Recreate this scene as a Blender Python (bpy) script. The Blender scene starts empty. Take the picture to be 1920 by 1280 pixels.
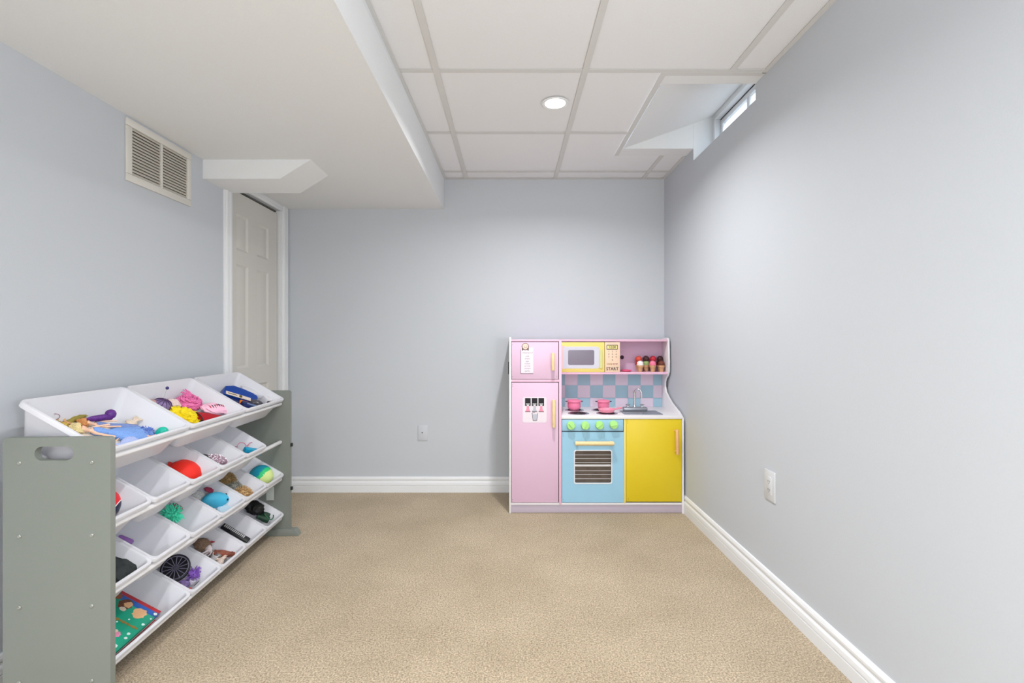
import bpy, bmesh, math, random
from mathutils import Vector, Matrix, noise
random.seed(7)
PI = math.pi
S = bpy.context.scene
COL = S.collection

# ------------------------------------------------------------------ camera, world, lights, exposure
F, CX, CY, CAMZ = 921.0, 957.0, 636.0, 1.051
cd = bpy.data.cameras.new('camera')
cam = bpy.data.objects.new('camera', cd); COL.objects.link(cam)
cam.location = (0, 0, CAMZ); cam.rotation_euler = (PI / 2, 0, 0)
cd.sensor_width = 36; cd.lens = 36 * F / 1920
cd.shift_x = 3 / 1920; cd.shift_y = -4 / 1920
cd.clip_start = 0.02
S.camera = cam
S.view_settings.view_transform = 'Standard'; S.view_settings.look = 'None'
S.view_settings.exposure = 0.15; S.view_settings.gamma = 1
S.view_settings.use_curve_mapping = False
w = bpy.data.worlds.new('daylight'); S.world = w; w.use_nodes = True
w.node_tree.nodes['Background'].inputs[0].default_value = (0.80, 0.90, 1.0, 1)
w.node_tree.nodes['Background'].inputs[1].default_value = 9.0

POT_W = 20.0; FILL_W = 50.0
POTS = [(0.209, 2.293, POT_W * 0.74), (-0.30, 0.50, POT_W * 0.62), (-0.30, -1.35, POT_W * 1.9), (-1.0, -1.9, POT_W * 1.3)]
CZ = 2.154          # dropped ceiling
SZ = 1.948          # underside of bulkhead
XL, XR, YB, YF = -1.535, 1.060, 3.385, -2.6
def pot_light(x, y, z, p):
    ld = bpy.data.lights.new('potlight_lamp', 'AREA'); ld.shape = 'DISK'; ld.size = 0.055
    ld.energy = p; ld.spread = math.radians(156); ld.color = (0.985, 0.985, 1.0)
    o = bpy.data.objects.new('potlight_lamp', ld); COL.objects.link(o); o.location = (x, y, z)
    return o
for (x, y, p) in POTS:
    pot_light(x, y, (CZ if x > -0.4 else SZ) - 0.006, p)

ld = bpy.data.lights.new('added_fill_light', 'POINT'); ld.energy = FILL_W; ld.shadow_soft_size = 0.15; ld.color = (0.93, 0.965, 1.0)  # unseen fill light added behind the camera to lift walls and ceiling
lo = bpy.data.objects.new('added_fill_light', ld); COL.objects.link(lo); lo.location = (0.78, -0.45, 1.10)

# ------------------------------------------------------------------ helpers
def lin(c):
    return tuple(((v / 255) / 12.92 if v / 255 <= 0.04045 else ((v / 255 + 0.055) / 1.055) ** 2.4) for v in c[:3]) + (1,)
_M = {}
def mat(name, c, rough=0.5, metal=0.0, bump=0.0, scale=200.0, var=0.04, spec=0.4, trans=0.0, emit=0.0, alpha=1.0, detail=3, coat=0.0):
    if name in _M: return _M[name]
    m = bpy.data.materials.new(name); m.use_nodes = True
    nt = m.node_tree; b = nt.nodes['Principled BSDF']
    b.inputs['Roughness'].default_value = rough; b.inputs['Metallic'].default_value = metal
    b.inputs['Specular IOR Level'].default_value = spec
    b.inputs['Coat Weight'].default_value = coat
    L = lin(c)
    tc = nt.nodes.new('ShaderNodeTexCoord'); nz = nt.nodes.new('ShaderNodeTexNoise')
    nz.inputs['Scale'].default_value = scale; nz.inputs['Detail'].default_value = detail
    nt.links.new(tc.outputs['Object'], nz.inputs['Vector'])
    r = nt.nodes.new('ShaderNodeValToRGB')
    r.color_ramp.elements[0].position = 0.3; r.color_ramp.elements[1].position = 0.7
    r.color_ramp.elements[0].color = tuple(v * (1 - var) for v in L[:3]) + (1,)
    r.color_ramp.elements[1].color = tuple(min(1, v * (1 + var)) for v in L[:3]) + (1,)
    nt.links.new(nz.outputs['Fac'], r.inputs[0]); nt.links.new(r.outputs[0], b.inputs['Base Color'])
    if bump:
        bp = nt.nodes.new('ShaderNodeBump'); bp.inputs['Strength'].default_value = bump
        bp.inputs['Distance'].default_value = 0.002
        nt.links.new(nz.outputs['Fac'], bp.inputs['Height']); nt.links.new(bp.outputs[0], b.inputs['Normal'])
    if emit:
        b.inputs['Emission Color'].default_value = L; b.inputs['Emission Strength'].default_value = emit
    if trans:
        t = nt.nodes.new('ShaderNodeBsdfTranslucent'); mx = nt.nodes.new('ShaderNodeMixShader')
        nt.links.new(r.outputs[0], t.inputs['Color']); mx.inputs[0].default_value = trans
        nt.links.new(b.outputs[0], mx.inputs[1]); nt.links.new(t.outputs[0], mx.inputs[2])
        nt.links.new(mx.outputs[0], nt.nodes['Material Output'].inputs['Surface'])
    _M[name] = m
    return m

WM = {}   # intended world matrix per object name
def wm(o): return WM.get(o.name, Matrix.Identity(4))
def register(o, M): WM[o.name] = M; return o
def tag(o, label=None, cat=None, group=None, kind=None):
    if label: o['label'] = label
    if cat: o['category'] = cat
    if group: o['group'] = group
    if kind: o['kind'] = kind
    return o
def thing(name, label, cat, M, group=None):
    o = bpy.data.objects.new(name, None); COL.objects.link(o)
    if not isinstance(M, Matrix): M = Matrix.Translation(M)
    o.matrix_world = M; o.empty_display_size = 0.05
    register(o, M)
    return tag(o, label, cat, group)

class MB:
    def __init__(s): s.bm = bmesh.new()
    def _xf(s, vs, M):
        if M is not None: bmesh.ops.transform(s.bm, matrix=M, verts=vs)
        return s
    def box(s, x0, x1, y0, y1, z0, z1, bev=0, M=None, seg=2):
        r = bmesh.ops.create_cube(s.bm, size=1)
        vs = r['verts']
        for v in vs:
            v.co = Vector(((x0 + x1) / 2 + v.co.x * (x1 - x0), (y0 + y1) / 2 + v.co.y * (y1 - y0), (z0 + z1) / 2 + v.co.z * (z1 - z0)))
        if bev:
            es = list({e for v in vs for e in v.link_edges})
            r = bmesh.ops.bevel(s.bm, geom=es, offset=bev, segments=seg, affect='EDGES', profile=0.5)
            vs = list({v for f in r['faces'] for v in f.verts} | {v for v in vs if v.is_valid})
        return s._xf(vs, M)
    def cyl(s, p0, p1, r0, r1=None, n=20, M=None, caps=True):
        r1 = r0 if r1 is None else r1
        p0, p1 = Vector(p0), Vector(p1); d = p1 - p0
        q = d.to_track_quat('Z', 'Y').to_matrix().to_4x4()
        T = Matrix.Translation((p0 + p1) / 2) @ q
        r = bmesh.ops.create_cone(s.bm, cap_ends=caps, segments=n, radius1=max(r0, 1e-5), radius2=max(r1, 1e-5), depth=d.length, matrix=T)
        return s._xf(r['verts'], M)
    def ball(s, c, r, sc=(1, 1, 1), sub=3, M=None, rot=None, dis=0, ds=30, seed=0):
        q = bmesh.ops.create_icosphere(s.bm, subdivisions=sub, radius=1)
        for v in q['verts']:
            k = 1 + (noise.noise(v.co * ds * 0.1 + Vector((seed, 0, 0))) * dis if dis else 0)
            v.co = Vector((v.co.x * r * sc[0] * k, v.co.y * r * sc[1] * k, v.co.z * r * sc[2] * k))
            if rot is not None: v.co = rot @ v.co
            v.co += Vector(c)
        return s._xf(q['verts'], M)
    def prism(s, pts, a, b, axis='x', M=None, bev=0):
        # closed outline in the two other axes, extruded between a and b
        def P(p, t): return {'x': (t, p[0], p[1]), 'y': (p[0], t, p[1]), 'z': (p[0], p[1], t)}[axis]
        v0 = [s.bm.verts.new(P(p, a)) for p in pts]; v1 = [s.bm.verts.new(P(p, b)) for p in pts]
        n = len(pts)
        fs = [s.bm.faces.new(v0), s.bm.faces.new(list(reversed(v1)))]
        for i in range(n): fs.append(s.bm.faces.new((v0[i], v1[i], v1[(i + 1) % n], v0[(i + 1) % n])))
        bmesh.ops.recalc_face_normals(s.bm, faces=fs)
        vs = v0 + v1
        if bev:
            es = [e for e in {e for f in fs[:2] for e in f.edges}]
            r = bmesh.ops.bevel(s.bm, geom=es, offset=bev, segments=2, affect='EDGES', profile=0.5)
            vs = list({v for f in r['faces'] for v in f.verts} | {v for v in vs if v.is_valid})
        return s._xf(vs, M)
    def loft(s, loops, close=True, cap=True, M=None):
        R = [[s.bm.verts.new(p) for p in l] for l in loops]
        n = len(R[0]); fs = []
        for a, b in zip(R, R[1:]):
            for i in range(n if close else n - 1):
                fs.append(s.bm.faces.new((a[i], a[(i + 1) % n], b[(i + 1) % n], b[i])))
        if cap: fs.append(s.bm.faces.new(R[0])); fs.append(s.bm.faces.new(list(reversed(R[-1]))))
        bmesh.ops.recalc_face_normals(s.bm, faces=fs)
        return s._xf([v for l in R for v in l], M)
    def lathe(s, prof, c=(0, 0, 0), n=28, M=None, sc=(1, 1)):
        loops = [[(c[0] + r * sc[0] * math.cos(2 * PI * i / n), c[1] + r * sc[1] * math.sin(2 * PI * i / n), c[2] + z) for i in range(n)] for r, z in prof]
        return s.loft(loops, M=M)
    def tube(s, pts, r, n=8, M=None, closed=False):
        pts = [Vector(p) for p in pts]; loops = []; k = len(pts)
        up = Vector((0.13, 0.21, 0.97))
        for i, p in enumerate(pts):
            if closed: d = pts[(i + 1) % k] - pts[i - 1]
            else: d = pts[min(i + 1, k - 1)] - pts[max(i - 1, 0)]
            d.normalize()
            a = d.cross(up)
            if a.length < 1e-3: a = d.cross(Vector((1, 0, 0)))
            a.normalize(); b = d.cross(a).normalized(); up = b.cross(d) * 1.0 if False else up
            rr = r[i] if isinstance(r, (list, tuple)) else r
            loops.append([tuple(p + (a * math.cos(2 * PI * j / n) + b * math.sin(2 * PI * j / n)) * rr) for j in range(n)])
        if closed: loops.append(loops[0])
        return s.loft(loops, cap=not closed, M=M)
    def build(s, name, m, parent=None, local=False, smooth=None, label=None):
        """verts are world coordinates unless local=True (then in the parent's own frame)"""
        if parent is not None and not local:
            s.bm.transform(wm(parent).inverted())
        me = bpy.data.meshes.new(name); s.bm.to_mesh(me); s.bm.free()
        ang = math.radians(35) if smooth is None else smooth
        for p in me.polygons: p.use_smooth = True
        try: me.set_sharp_from_angle(angle=ang)
        except Exception: pass
        me.materials.append(m)
        o = bpy.data.objects.new(name, me); COL.objects.link(o)
        if parent is not None:
            o.parent = parent; register(o, wm(parent))
        if label: o['label'] = label
        return o
def rrect(x0, x1, z0, z1, r, n=5):
    out = []
    for cx, cz, a0 in ((x1 - r, z1 - r, 0), (x0 + r, z1 - r, 90), (x0 + r, z0 + r, 180), (x1 - r, z0 + r, 270)):
        for i in range(n + 1):
            a = math.radians(a0 + 90 * i / n); out.append((cx + r * math.cos(a), cz + r * math.sin(a)))
    return out
def ring_y(outer, inner, y0, y1):
    """frame with same-count outer and inner outlines (x,z), between y0 and y1"""
    mb = MB()
    L = [[(p[0], y0, p[1]) for p in outer], [(p[0], y0, p[1]) for p in inner], [(p[0], y1, p[1]) for p in inner], [(p[0], y1, p[1]) for p in outer], [(p[0], y0, p[1]) for p in outer]]
    mb.loft(L, cap=False)
    bmesh.ops.remove_doubles(mb.bm, verts=mb.bm.verts, dist=1e-6)
    return mb
def struct(o, name=None): o['kind'] = 'structure'; return o
def text_mb(txt, size, cx, y, cz, ext=0.0004, bold=0.0, align='CENTER', shear=0):
    cu = bpy.data.curves.new('t', 'FONT'); cu.body = txt; cu.size = size; cu.align_x = align; cu.align_y = 'CENTER'
    cu.extrude = ext; cu.offset = bold; cu.shear = shear; cu.resolution_u = 2
    o = bpy.data.objects.new('t', cu); COL.objects.link(o)
    dg = bpy.context.evaluated_depsgraph_get(); dg.update()
    me = bpy.data.meshes.new_from_object(o.evaluated_get(dg))
    bpy.data.objects.remove(o); bpy.data.curves.remove(cu)
    mb = MB(); mb.bm.from_mesh(me); bpy.data.meshes.remove(me)
    mb.bm.transform(Matrix.Translation((cx, y, cz)) @ Matrix.Rotation(PI / 2, 4, 'X'))
    return mb

# ------------------------------------------------------------------ materials
m_wall = mat('wall_paint', (202, 207, 213), 0.75, bump=0.12, scale=260, var=0.012)
m_white = mat('ceiling_paint', (236, 238, 239), 0.85, bump=0.18, scale=220, var=0.012)
m_trim = mat('trim_paint', (238, 240, 242), 0.42, var=0.01)
m_door = mat('door_paint', (214, 211, 205), 0.5, var=0.012, bump=0.08, scale=150)
m_tile = mat('ceiling_tile_face', (240, 241, 243), 0.9, bump=0.35, scale=330, var=0.03, detail=5)
m_grid = mat('grid_metal', (218, 218, 216), 0.5, var=0.01)
m_vinyl = mat('vinyl_white', (232, 234, 236), 0.35, var=0.01)
m_dark = mat('dark_gap', (22, 22, 22), 0.8)
m_black = mat('black_plastic', (26, 26, 28), 0.45)
def carpet():
    m = bpy.data.materials.new('carpet'); m.use_nodes = True; nt = m.node_tree; b = nt.nodes['Principled BSDF']
    b.inputs['Roughness'].default_value = 1.0; b.inputs['Specular IOR Level'].default_value = 0.05
    b.inputs['Sheen Weight'].default_value = 0.25
    tc = nt.nodes.new('ShaderNodeTexCoord')
    def N(sc, det, rough=0.6):
        n = nt.nodes.new('ShaderNodeTexNoise'); n.inputs['Scale'].default_value = sc; n.inputs['Detail'].default_value = det
        n.inputs['Roughness'].default_value = rough; nt.links.new(tc.outputs['Object'], n.inputs['Vector']); return n
    fine, mid, big = N(170, 4, 0.8), N(55, 3), N(2.6, 4, 0.6)
    def ramp(n, a, b_, c0, c1):
        r = nt.nodes.new('ShaderNodeValToRGB'); r.color_ramp.elements[0].position = a; r.color_ramp.elements[1].position = b_
        r.color_ramp.elements[0].color = c0; r.color_ramp.elements[1].color = c1; nt.links.new(n.outputs['Fac'], r.inputs[0]); return r
    r1 = ramp(fine, 0.34, 0.66, lin((118, 98, 70)), lin((246, 226, 193)))
    r2 = ramp(mid, 0.3, 0.7, (0.88, 0.87, 0.86, 1), (1.0, 1.0, 1.0, 1))
    r3 = ramp(big, 0.35, 0.65, (0.86, 0.845, 0.82, 1), (1.03, 1.03, 1.04, 1))
    def mul(a, c):
        x = nt.nodes.new('ShaderNodeMix'); x.data_type = 'RGBA'; x.blend_type = 'MULTIPLY'; x.inputs[0].default_value = 1
        nt.links.new(a, x.inputs[6]); nt.links.new(c, x.inputs[7]); return x.outputs[2]
    c = mul(mul(r1.outputs[0], r2.outputs[0]), r3.outputs[0])
    nt.links.new(c, b.inputs['Base Color'])
    bp = nt.nodes.new('ShaderNodeBump'); bp.inputs['Strength'].default_value = 0.8; bp.inputs['Distance'].default_value = 0.006
    nt.links.new(fine.outputs['Fac'], bp.inputs['Height']); nt.links.new(bp.outputs[0], b.inputs['Normal'])
    return m
m_carpet = carpet()

# ------------------------------------------------------------------ room shell
T = 0.12
struct(MB().box(XL - T, XR + T, YF - T, YB + T, -0.08, 0.0).build('floor', m_carpet))
struct(MB().box(XL - T, XR + T, YB, YB + T, 0, 2.5).build('wall_back', m_wall))
struct(MB().box(XL - T, XR + T, YF - T, YF, 0, 2.5).build('wall_front', m_wall))
# left wall with the closet opening
DY0, DY1, DZ = 2.698, 3.290, 1.908
struct(MB().box(XL - T, XL, YF, DY0, 0, 2.5).box(XL - T, XL, DY1, YB, 0, 2.5).box(XL - T, XL, DY0, DY1, DZ, 2.5).build('wall_left', m_wall))
# right wall with the high window opening
WY0, WY1, WZ0, WZ1 = 2.125, 2.846, CAMZ + 1.035, CAMZ + 1.292
XW = 1.174
mb = MB()
mb.box(XR, XW, YF, WY0, 0, 2.5).box(XR, XW, WY1, YB, 0, 2.5).box(XR, XW, WY0, WY1, 0, WZ0).box(XR, XW, WY0, WY1, WZ1 + 0.03, 2.5)
struct(mb.build('wall_right', m_wall))
# bulkhead (its upper edge runs very slightly out of parallel, as in the room)
def xb(y, top): return (-0.4575 - 0.012 * (YB - y)) if top else (-0.459 - 0.0035 * (YB - y))
mb = MB()
loops = []
for y in (YF, YB):
    loops.append([(XL, y, SZ), (xb(y, 0), y, SZ), (xb(y, 1), y, CZ + 0.03), (XL, y, CZ + 0.03)])
mb.loft(loops)
struct(mb.build('ceiling_bulkhead', m_white), None)
# small boxed duct below the bulkhead, over the closet door
mb = MB()
z0 = CAMZ + 0.801
mb.loft([[(XL, y, z0), (-1.150, y, z0), (-0.998, y, SZ), (XL, y, SZ)] for y in (2.451, 2.692)])
struct(mb.build('ceiling_duct_box', m_white))

# dropped ceiling
OX0, OY0, OY1 = 0.628, 2.036, 2.950       # window well hole in the ceiling
mb = MB()
zt0, zt1 = CZ + 0.024, CZ + 0.06
mb.box(XL, OX0, YF, YB, zt0, zt1).box(OX0, XR, YF, OY0, zt0, zt1).box(OX0, XR, OY1, YB, zt0, zt1)
ceil = struct(mb.build('ceiling', m_white))
XG = [-0.305, 0.308, 0.912]
YG = [3.237 - 0.6075 * i for i in range(0, 10)]
ys = [YB] + YG + [YF]
xs = [None] + XG + [XR]
for j in range(len(ys) - 1):
    y1, y0 = ys[j], ys[j + 1]
    if y1 - y0 < 0.02: continue
    for i in range(4):
        g = 0.0015
        zb = CZ + 0.0035
        ya, yc = y0 + g, y1 - g
        if i == 0:
            pts = [(xb(ya, 1), ya), (XG[0] - g, ya), (XG[0] - g, yc), (xb(yc, 1), yc)]
        else:
            x0, x1 = xs[i] + g, xs[i + 1] - g
            pts = [(x0, ya), (x1, ya), (x1, yc), (x0, yc)]
            if y0 < OY1 - 0.1 and y1 > OY0 + 0.1:
                if i == 3 and y1 < OY1: continue
                if i == 2:
                    if y1 <= OY1: pts = [(x0, ya), (OX0 - g, ya), (OX0 - g, yc), (x0, yc)]
                    else: pts = [(x0, ya), (OX0 - g, ya), (OX0 - g, OY1), (x1, OY1), (x1, yc), (x0, yc)]
                if i == 3: pts = [(x0, OY1), (x1, OY1), (x1, yc), (x0, yc)]
        o = MB().prism(pts, zb, zb + 0.014, 'z').build('ceiling_tile', m_tile, ceil)
def bar(x0, x1, y0, y1, name='grid_bar', z=CZ):
    return MB().box(x0, x1, y0, y1, z, z + 0.0022).build(name, m_grid, ceil)
hw = 0.0125
for gx in XG:
    if gx > OX0: bar(gx - hw, gx + hw, YF, OY0, z=CZ - 0.0004); bar(gx - hw, gx + hw, OY1, YB, z=CZ - 0.0004)
    else: bar(gx - hw, gx + hw, YF, YB, z=CZ - 0.0004)
for gy in YG:
    x1 = XR
    if OY0 + 0.05 < gy < OY1: x1 = OX0
    bar(xb(gy, 1), x1, gy - hw, gy + hw)
bar(OX0 - 0.004, OX0 + 0.020, OY0 - 0.006, OY1, z=CZ - 0.001)
bar(OX0 + 0.020, XR, OY0 - 0.004, OY0 + 0.018, z=CZ - 0.001)
mb = MB(); mb.loft([[(xb(y, 1), y, CZ - 0.001), (xb(y, 1) + 0.020, y, CZ - 0.001), (xb(y, 1) + 0.020, y, CZ + 0.0012), (xb(y, 1), y, CZ + 0.0012)] for y in (YF, YB)])
mb.build('wall_angle', m_grid, ceil)
bar(XR - 0.019, XR, YF, OY0, 'wall_angle', CZ - 0.001)
bar(XR - 0.019, XR, OY1 + 0.02, YB, 'wall_angle', CZ - 0.001)
bar(-0.46, XR, YB - 0.019, YB, 'wall_angle', CZ - 0.0012)

# window well (drywall box rising to the window)
mb = MB()
zc = CZ + 0.0012
sx0 = 0.655
sl = (WZ1 - zc) / (XW - sx0)
mb.prism([(sx0, zc), (XW + 0.004, WZ1 + 0.004 * sl), (XW + 0.004, WZ1 + 0.03), (sx0, zc + 0.03)], WY0 - 0.02, WY1 + 0.02, 'y')
for a_, b_ in ((WY1, WY1 + 0.02), (WY0 - 0.02, WY0)):
    mb.prism([(sx0 - 0.004, zc + 0.0003), (XR, zc + 0.0003), (XR, WZ1 - 0.02), (sx0 + 0.002, zc + 0.006)], a_, b_, 'y')
mb.box(OX0 + 0.012, XR - 0.0005, OY0 + 0.012, WY0 - 0.0201, zc, zc + 0.023)
mb.box(OX0 + 0.012, XR - 0.0005, WY1 + 0.0201, OY1 + 0.002, zc, zc + 0.023)
mb.box(OX0 + 0.012, sx0 - 0.0045, WY0 - 0.020, WY1 + 0.020, zc, zc + 0.023)
mb.box(XR + 0.0008, XW, WY1 - 0.0015, WY1 - 0.0002, WZ0 + 0.0005, WZ1).box(XR + 0.0008, XW, WY0 + 0.0002, WY0 + 0.0015, WZ0 + 0.0005, WZ1).box(XR + 0.0008, XW, WY0 + 0.002, WY1 - 0.002, WZ0 + 0.0002, WZ0 + 0.0015)
struct(mb.build('window_well', m_white))
# galvanised well added outside the window to grey and limit its light, with ground
mb = MB(); n_ = 40; WX = XW + 0.5
path = []
for k in range(n_ + 1):
    a = PI * k / n_
    path.append((XW + 0.13 + 0.42 * math.sin(a), 2.45 - 0.72 * math.cos(a)))
loops = []
for k in range(34):
    z_ = 1.85 + k * 0.025; o_ = 0.008 * math.sin(k * 1.6)
    loops.append([(x_ + o_ * math.sin(PI * i_ / n_), y_, z_) for i_, (x_, y_) in enumerate(path)])
mb.loft(loops, close=False, cap=False)
struct(mb.build('exterior_added_well', mat('galvanised', (176, 180, 184), 0.45, metal=0.3, var=0.05, scale=30)))
struct(MB().box(XR + T, XW + 0.75, 1.5, 3.4, 1.80, 1.86).build('exterior_gravel', mat('gravel', (150, 146, 140), 0.9, bump=0.8, scale=60, var=0.3)))
# window
win = MB()
def yzframe(mb, x0, x1, y0, y1, z0, z1, t):
    mb.box(x0, x1, y0, y1, z1 - t, z1, 0.0015).box(x0, x1, y0, y1, z0, z0 + t, 0.0015).box(x0, x1, y0, y0 + t, z0 + t, z1 - t, 0.0015).box(x0, x1, y1 - t, y1, z0 + t, z1 - t, 0.0015)
yzframe(win, XW - 0.004, XW + 0.060, WY0, WY1, WZ0, WZ1, 0.032)
win = struct(win.build('window_1', m_vinyl))
mb = MB(); yzframe(mb, XW + 0.030, XW + 0.050, WY0 + 0.034, WY1 - 0.034, WZ0 + 0.034, WZ1 - 0.038, 0.026)
mb.box(XW + 0.028, XW + 0.048, (WY0 + WY1) / 2 - 0.014, (WY0 + WY1) / 2 + 0.014, WZ0 + 0.05, WZ1 - 0.06, 0.002)
mb.build('window_sash', m_vinyl, win)
mb = MB(); mb.box(XW + 0.029, XW + 0.034, WY0 + 0.034, WY1 - 0.034, WZ1 - 0.038, WZ1 - 0.033); mb.build('sash_gap_shade', m_black, win)  # black strip painting the dark gap between frame and sash
gm = bpy.data.materials.new('window_glass'); gm.use_nodes = True
gb = gm.node_tree.nodes['Principled BSDF']; gb.inputs['Transmission Weight'].default_value = 1; gb.inputs['Roughness'].default_value = 0.0; gb.inputs['IOR'].default_value = 1.45
tr = gm.node_tree.nodes.new('ShaderNodeBsdfTransparent'); mx = gm.node_tree.nodes.new('ShaderNodeMixShader'); mx.inputs[0].default_value = 0.88
gm.node_tree.links.new(gb.outputs[0], mx.inputs[1]); gm.node_tree.links.new(tr.outputs[0], mx.inputs[2]); gm.node_tree.links.new(mx.outputs[0], gm.node_tree.nodes['Material Output'].inputs['Surface'])
MB().box(XW + 0.038, XW + 0.041, WY0 + 0.05, WY1 - 0.05, WZ0 + 0.05, WZ1 - 0.05).build('window_pane', gm, win)

# baseboards (profiled)
BP = [(0, 0), (0.014, 0), (0.014, 0.044), (0.0115, 0.046), (0.0145, 0.050), (0.0145, 0.058), (0.0125, 0.068), (0.0075, 0.076), (0.0075, 0.082), (0.0105, 0.086), (0.0105, 0.094), (0.0065, 0.104), (0, 0.106)]
mb = MB(); mb.prism([(XR - d, z) for d, z in BP], YF, YB, 'y'); struct(mb.build('baseboard_right', m_trim, smooth=math.radians(20)))
mb = MB(); mb.prism([(YB - d, z) for d, z in BP], XL, XR, 'x'); struct(mb.build('baseboard_back', m_trim, smooth=math.radians(20)))
mb = MB(); mb.prism([(XL + d, z) for d, z in BP], YF, 2.62, 'y'); struct(mb.build('baseboard_left', m_trim, smooth=math.radians(20)))
# closet door: casing, slab, raised panels
mb = MB()
cw = 0.074
for (a, b) in ((DY0 - cw, DY0), (DY1, DY1 + cw + 0.012)):
    mb.box(XL - 0.002, XL + 0.010, a, b, 0, SZ, 0.003)
    mb.box(XL, XL + 0.016, a + 0.012, b - 0.040, 0, SZ, 0.004)
    mb.box(XL, XL + 0.013, b - 0.030, b - 0.008, 0, SZ, 0.004)
mb.box(XL - 0.002, XL + 0.010, DY0, DY1, DZ, SZ, 0.002)
mb.box(XL, XL + 0.014, DY0, DY1, DZ + 0.012, SZ, 0.003)
mb.box(XL - T, XL - 0.002, DY0 - 0.001, DY0 + 0.004, 0, DZ)
mb.box(XL - T, XL - 0.002, DY1 - 0.004, DY1 + 0.001, 0, DZ)
struct(mb.build('trim_1', m_trim))
xd = XL - 0.022
da, db, dz1 = DY0 + 0.005, DY1 - 0.018, DZ - 0.018
mb = MB()
mb.box(xd - 0.028, xd - 0.008, da, db, 0.012, dz1)
cols = [(2.790, 2.915), (3.018, 3.160)]
rows = [(0.20, 0.78), (0.885, 1.480), (1.560, 1.766)]
def doorpiece(y0, y1, z0, z1): mb.box(xd - 0.010, xd + 0.001, y0, y1, z0, z1, 0)
yy = [da, cols[0][0], cols[0][1], cols[1][0], cols[1][1], db]
for a, b in ((0, 1), (2, 3), (4, 5)): doorpiece(yy[a], yy[b], 0.012, dz1)
zz = [0.012, 0.20, 0.78, 0.885, 1.480, 1.560, 1.766, dz1]
for c in cols:
    for k in (0, 2, 4, 6): mb.box(xd - 0.010, xd + 0.001, c[0], c[1], zz[k], zz[k + 1], 0)
door = struct(mb.build('door_1', m_door))
for c in cols:
    for r in rows:
        p = MB()
        i1, i2 = 0.014, 0.036
        A0 = [(c[0], r[0]), (c[1], r[0]), (c[1], r[1]), (c[0], r[1])]; A1 = [(c[0] + i1, r[0] + i1), (c[1] - i1, r[0] + i1), (c[1] - i1, r[1] - i1), (c[0] + i1, r[1] - i1)]
        p.loft([[(xd + 0.001, *a_) for a_ in A0], [(xd - 0.009, *a_) for a_ in A1]], cap=False)
        p.loft([[(xd - 0.009, c[0] + i1, r[0] + i1), (xd - 0.009, c[1] - i1, r[0] + i1), (xd - 0.009, c[1] - i1, r[1] - i1), (xd - 0.009, c[0] + i1, r[1] - i1)],
                [(xd - 0.002, c[0] + i2, r[0] + i2), (xd - 0.002, c[1] - i2, r[0] + i2), (xd - 0.002, c[1] - i2, r[1] - i2), (xd - 0.002, c[0] + i2, r[1] - i2)]])
        p.build('door_panel', m_door, door)
MB().box(xd - 0.030, xd - 0.004, da, db, DZ - 0.010, DZ - 0.001, 0.001).build('door_track', mat('track_metal', (120, 118, 112), 0.4, 0.6), door)
MB().box(xd - 0.08, xd - 0.07, DY0 - 0.05, DY1 + 0.05, 0, DZ + 0.02).build('door_gap_shade', m_dark, door)  # near-black sheet painting the shade seen through the door gaps

# ------------------------------------------------------------------ potlight, vent, outlets
m_lamp = mat('lamp_glow', (255, 250, 240), 0.5, emit=14.0, var=0)
for (x, y, p) in POTS:
    z = CZ if x > -0.4 else SZ
    t = thing('potlight', {2.293: 'round recessed ceiling light glowing in the tile near the window', 0.50: 'round recessed ceiling light close to the bulkhead above the camera', -1.35: 'round recessed ceiling light near the front wall', -1.9: 'round recessed light in the low bulkhead near the front wall'}[y], 'light', (x, y, z), 'recessed ceiling lights' if y < 2 else None)
    mb = MB(); mb.lathe([(0.046, -0.0005), (0.060, -0.0005), (0.064, -0.003), (0.060, -0.006), (0.048, -0.0045), (0.046, -0.0005)], (x, y, z + 0.001), 40); mb.build('trim_ring', m_trim, t)
    mb = MB(); mb.lathe([(0.001, 0.003), (0.047, 0.003), (0.047, 0.0005), (0.001, 0.0005)], (x, y, z - 0.003), 40); mb.build('lens', m_lamp, t)
# vent
vy0, vy1, vz0, vz1 = 1.955, 2.352, CAMZ + 0.634, CAMZ + 0.886
t = thing('return_air_vent', 'white louvred return air grille high on the left wall', 'vent', (XL, (vy0 + vy1) / 2, vz0))
m_vent = mat('vent_enamel', (222, 219, 212), 0.4, var=0.01)
def yz_rect(y0, y1, z0, z1): return [(y0, z0), (y1, z0), (y1, z1), (y0, z1)]
mb = MB(); e = 0.030
for b_ in ((vy0, vy1, vz1 - e, vz1), (vy0, vy1, vz0, vz0 + e), (vy0, vy0 + e, vz0 + e, vz1 - e), (vy1 - e, vy1, vz0 + e, vz1 - e)):
    mb.box(XL, XL + 0.009, *b_, 0.003)
ym = (vy0 + vy1) / 2
mb.box(XL, XL + 0.0075, ym - 0.007, ym + 0.007, vz0 + e, vz1 - e, 0.001)
mb.build('vent_frame', m_vent, t)
MB().box(XL + 0.0003, XL + 0.001, vy0 + e, vy1 - e, vz0 + e, vz1 - e).build('vent_backing', mat('vent_filter', (84, 78, 70), 0.9), t)
n = 15
m_louvre = mat('vent_louvre', (206, 200, 188), 0.45, var=0.01)
for seg in ((vy0 + e, ym - 0.007), (ym + 0.007, vy1 - e)):
    for i in range(n):
        zc_ = vz0 + e + (vz1 - vz0 - 2 * e) * (i + 0.5) / n
        mb = MB(); mb.prism([(XL + 0.0012, zc_ + 0.0062), (XL + 0.0076, zc_ - 0.0044), (XL + 0.0076, zc_ - 0.0062), (XL + 0.0012, zc_ + 0.0044)], seg[0], seg[1], 'y')
        mb.build('louvre', m_louvre, t)
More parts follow.
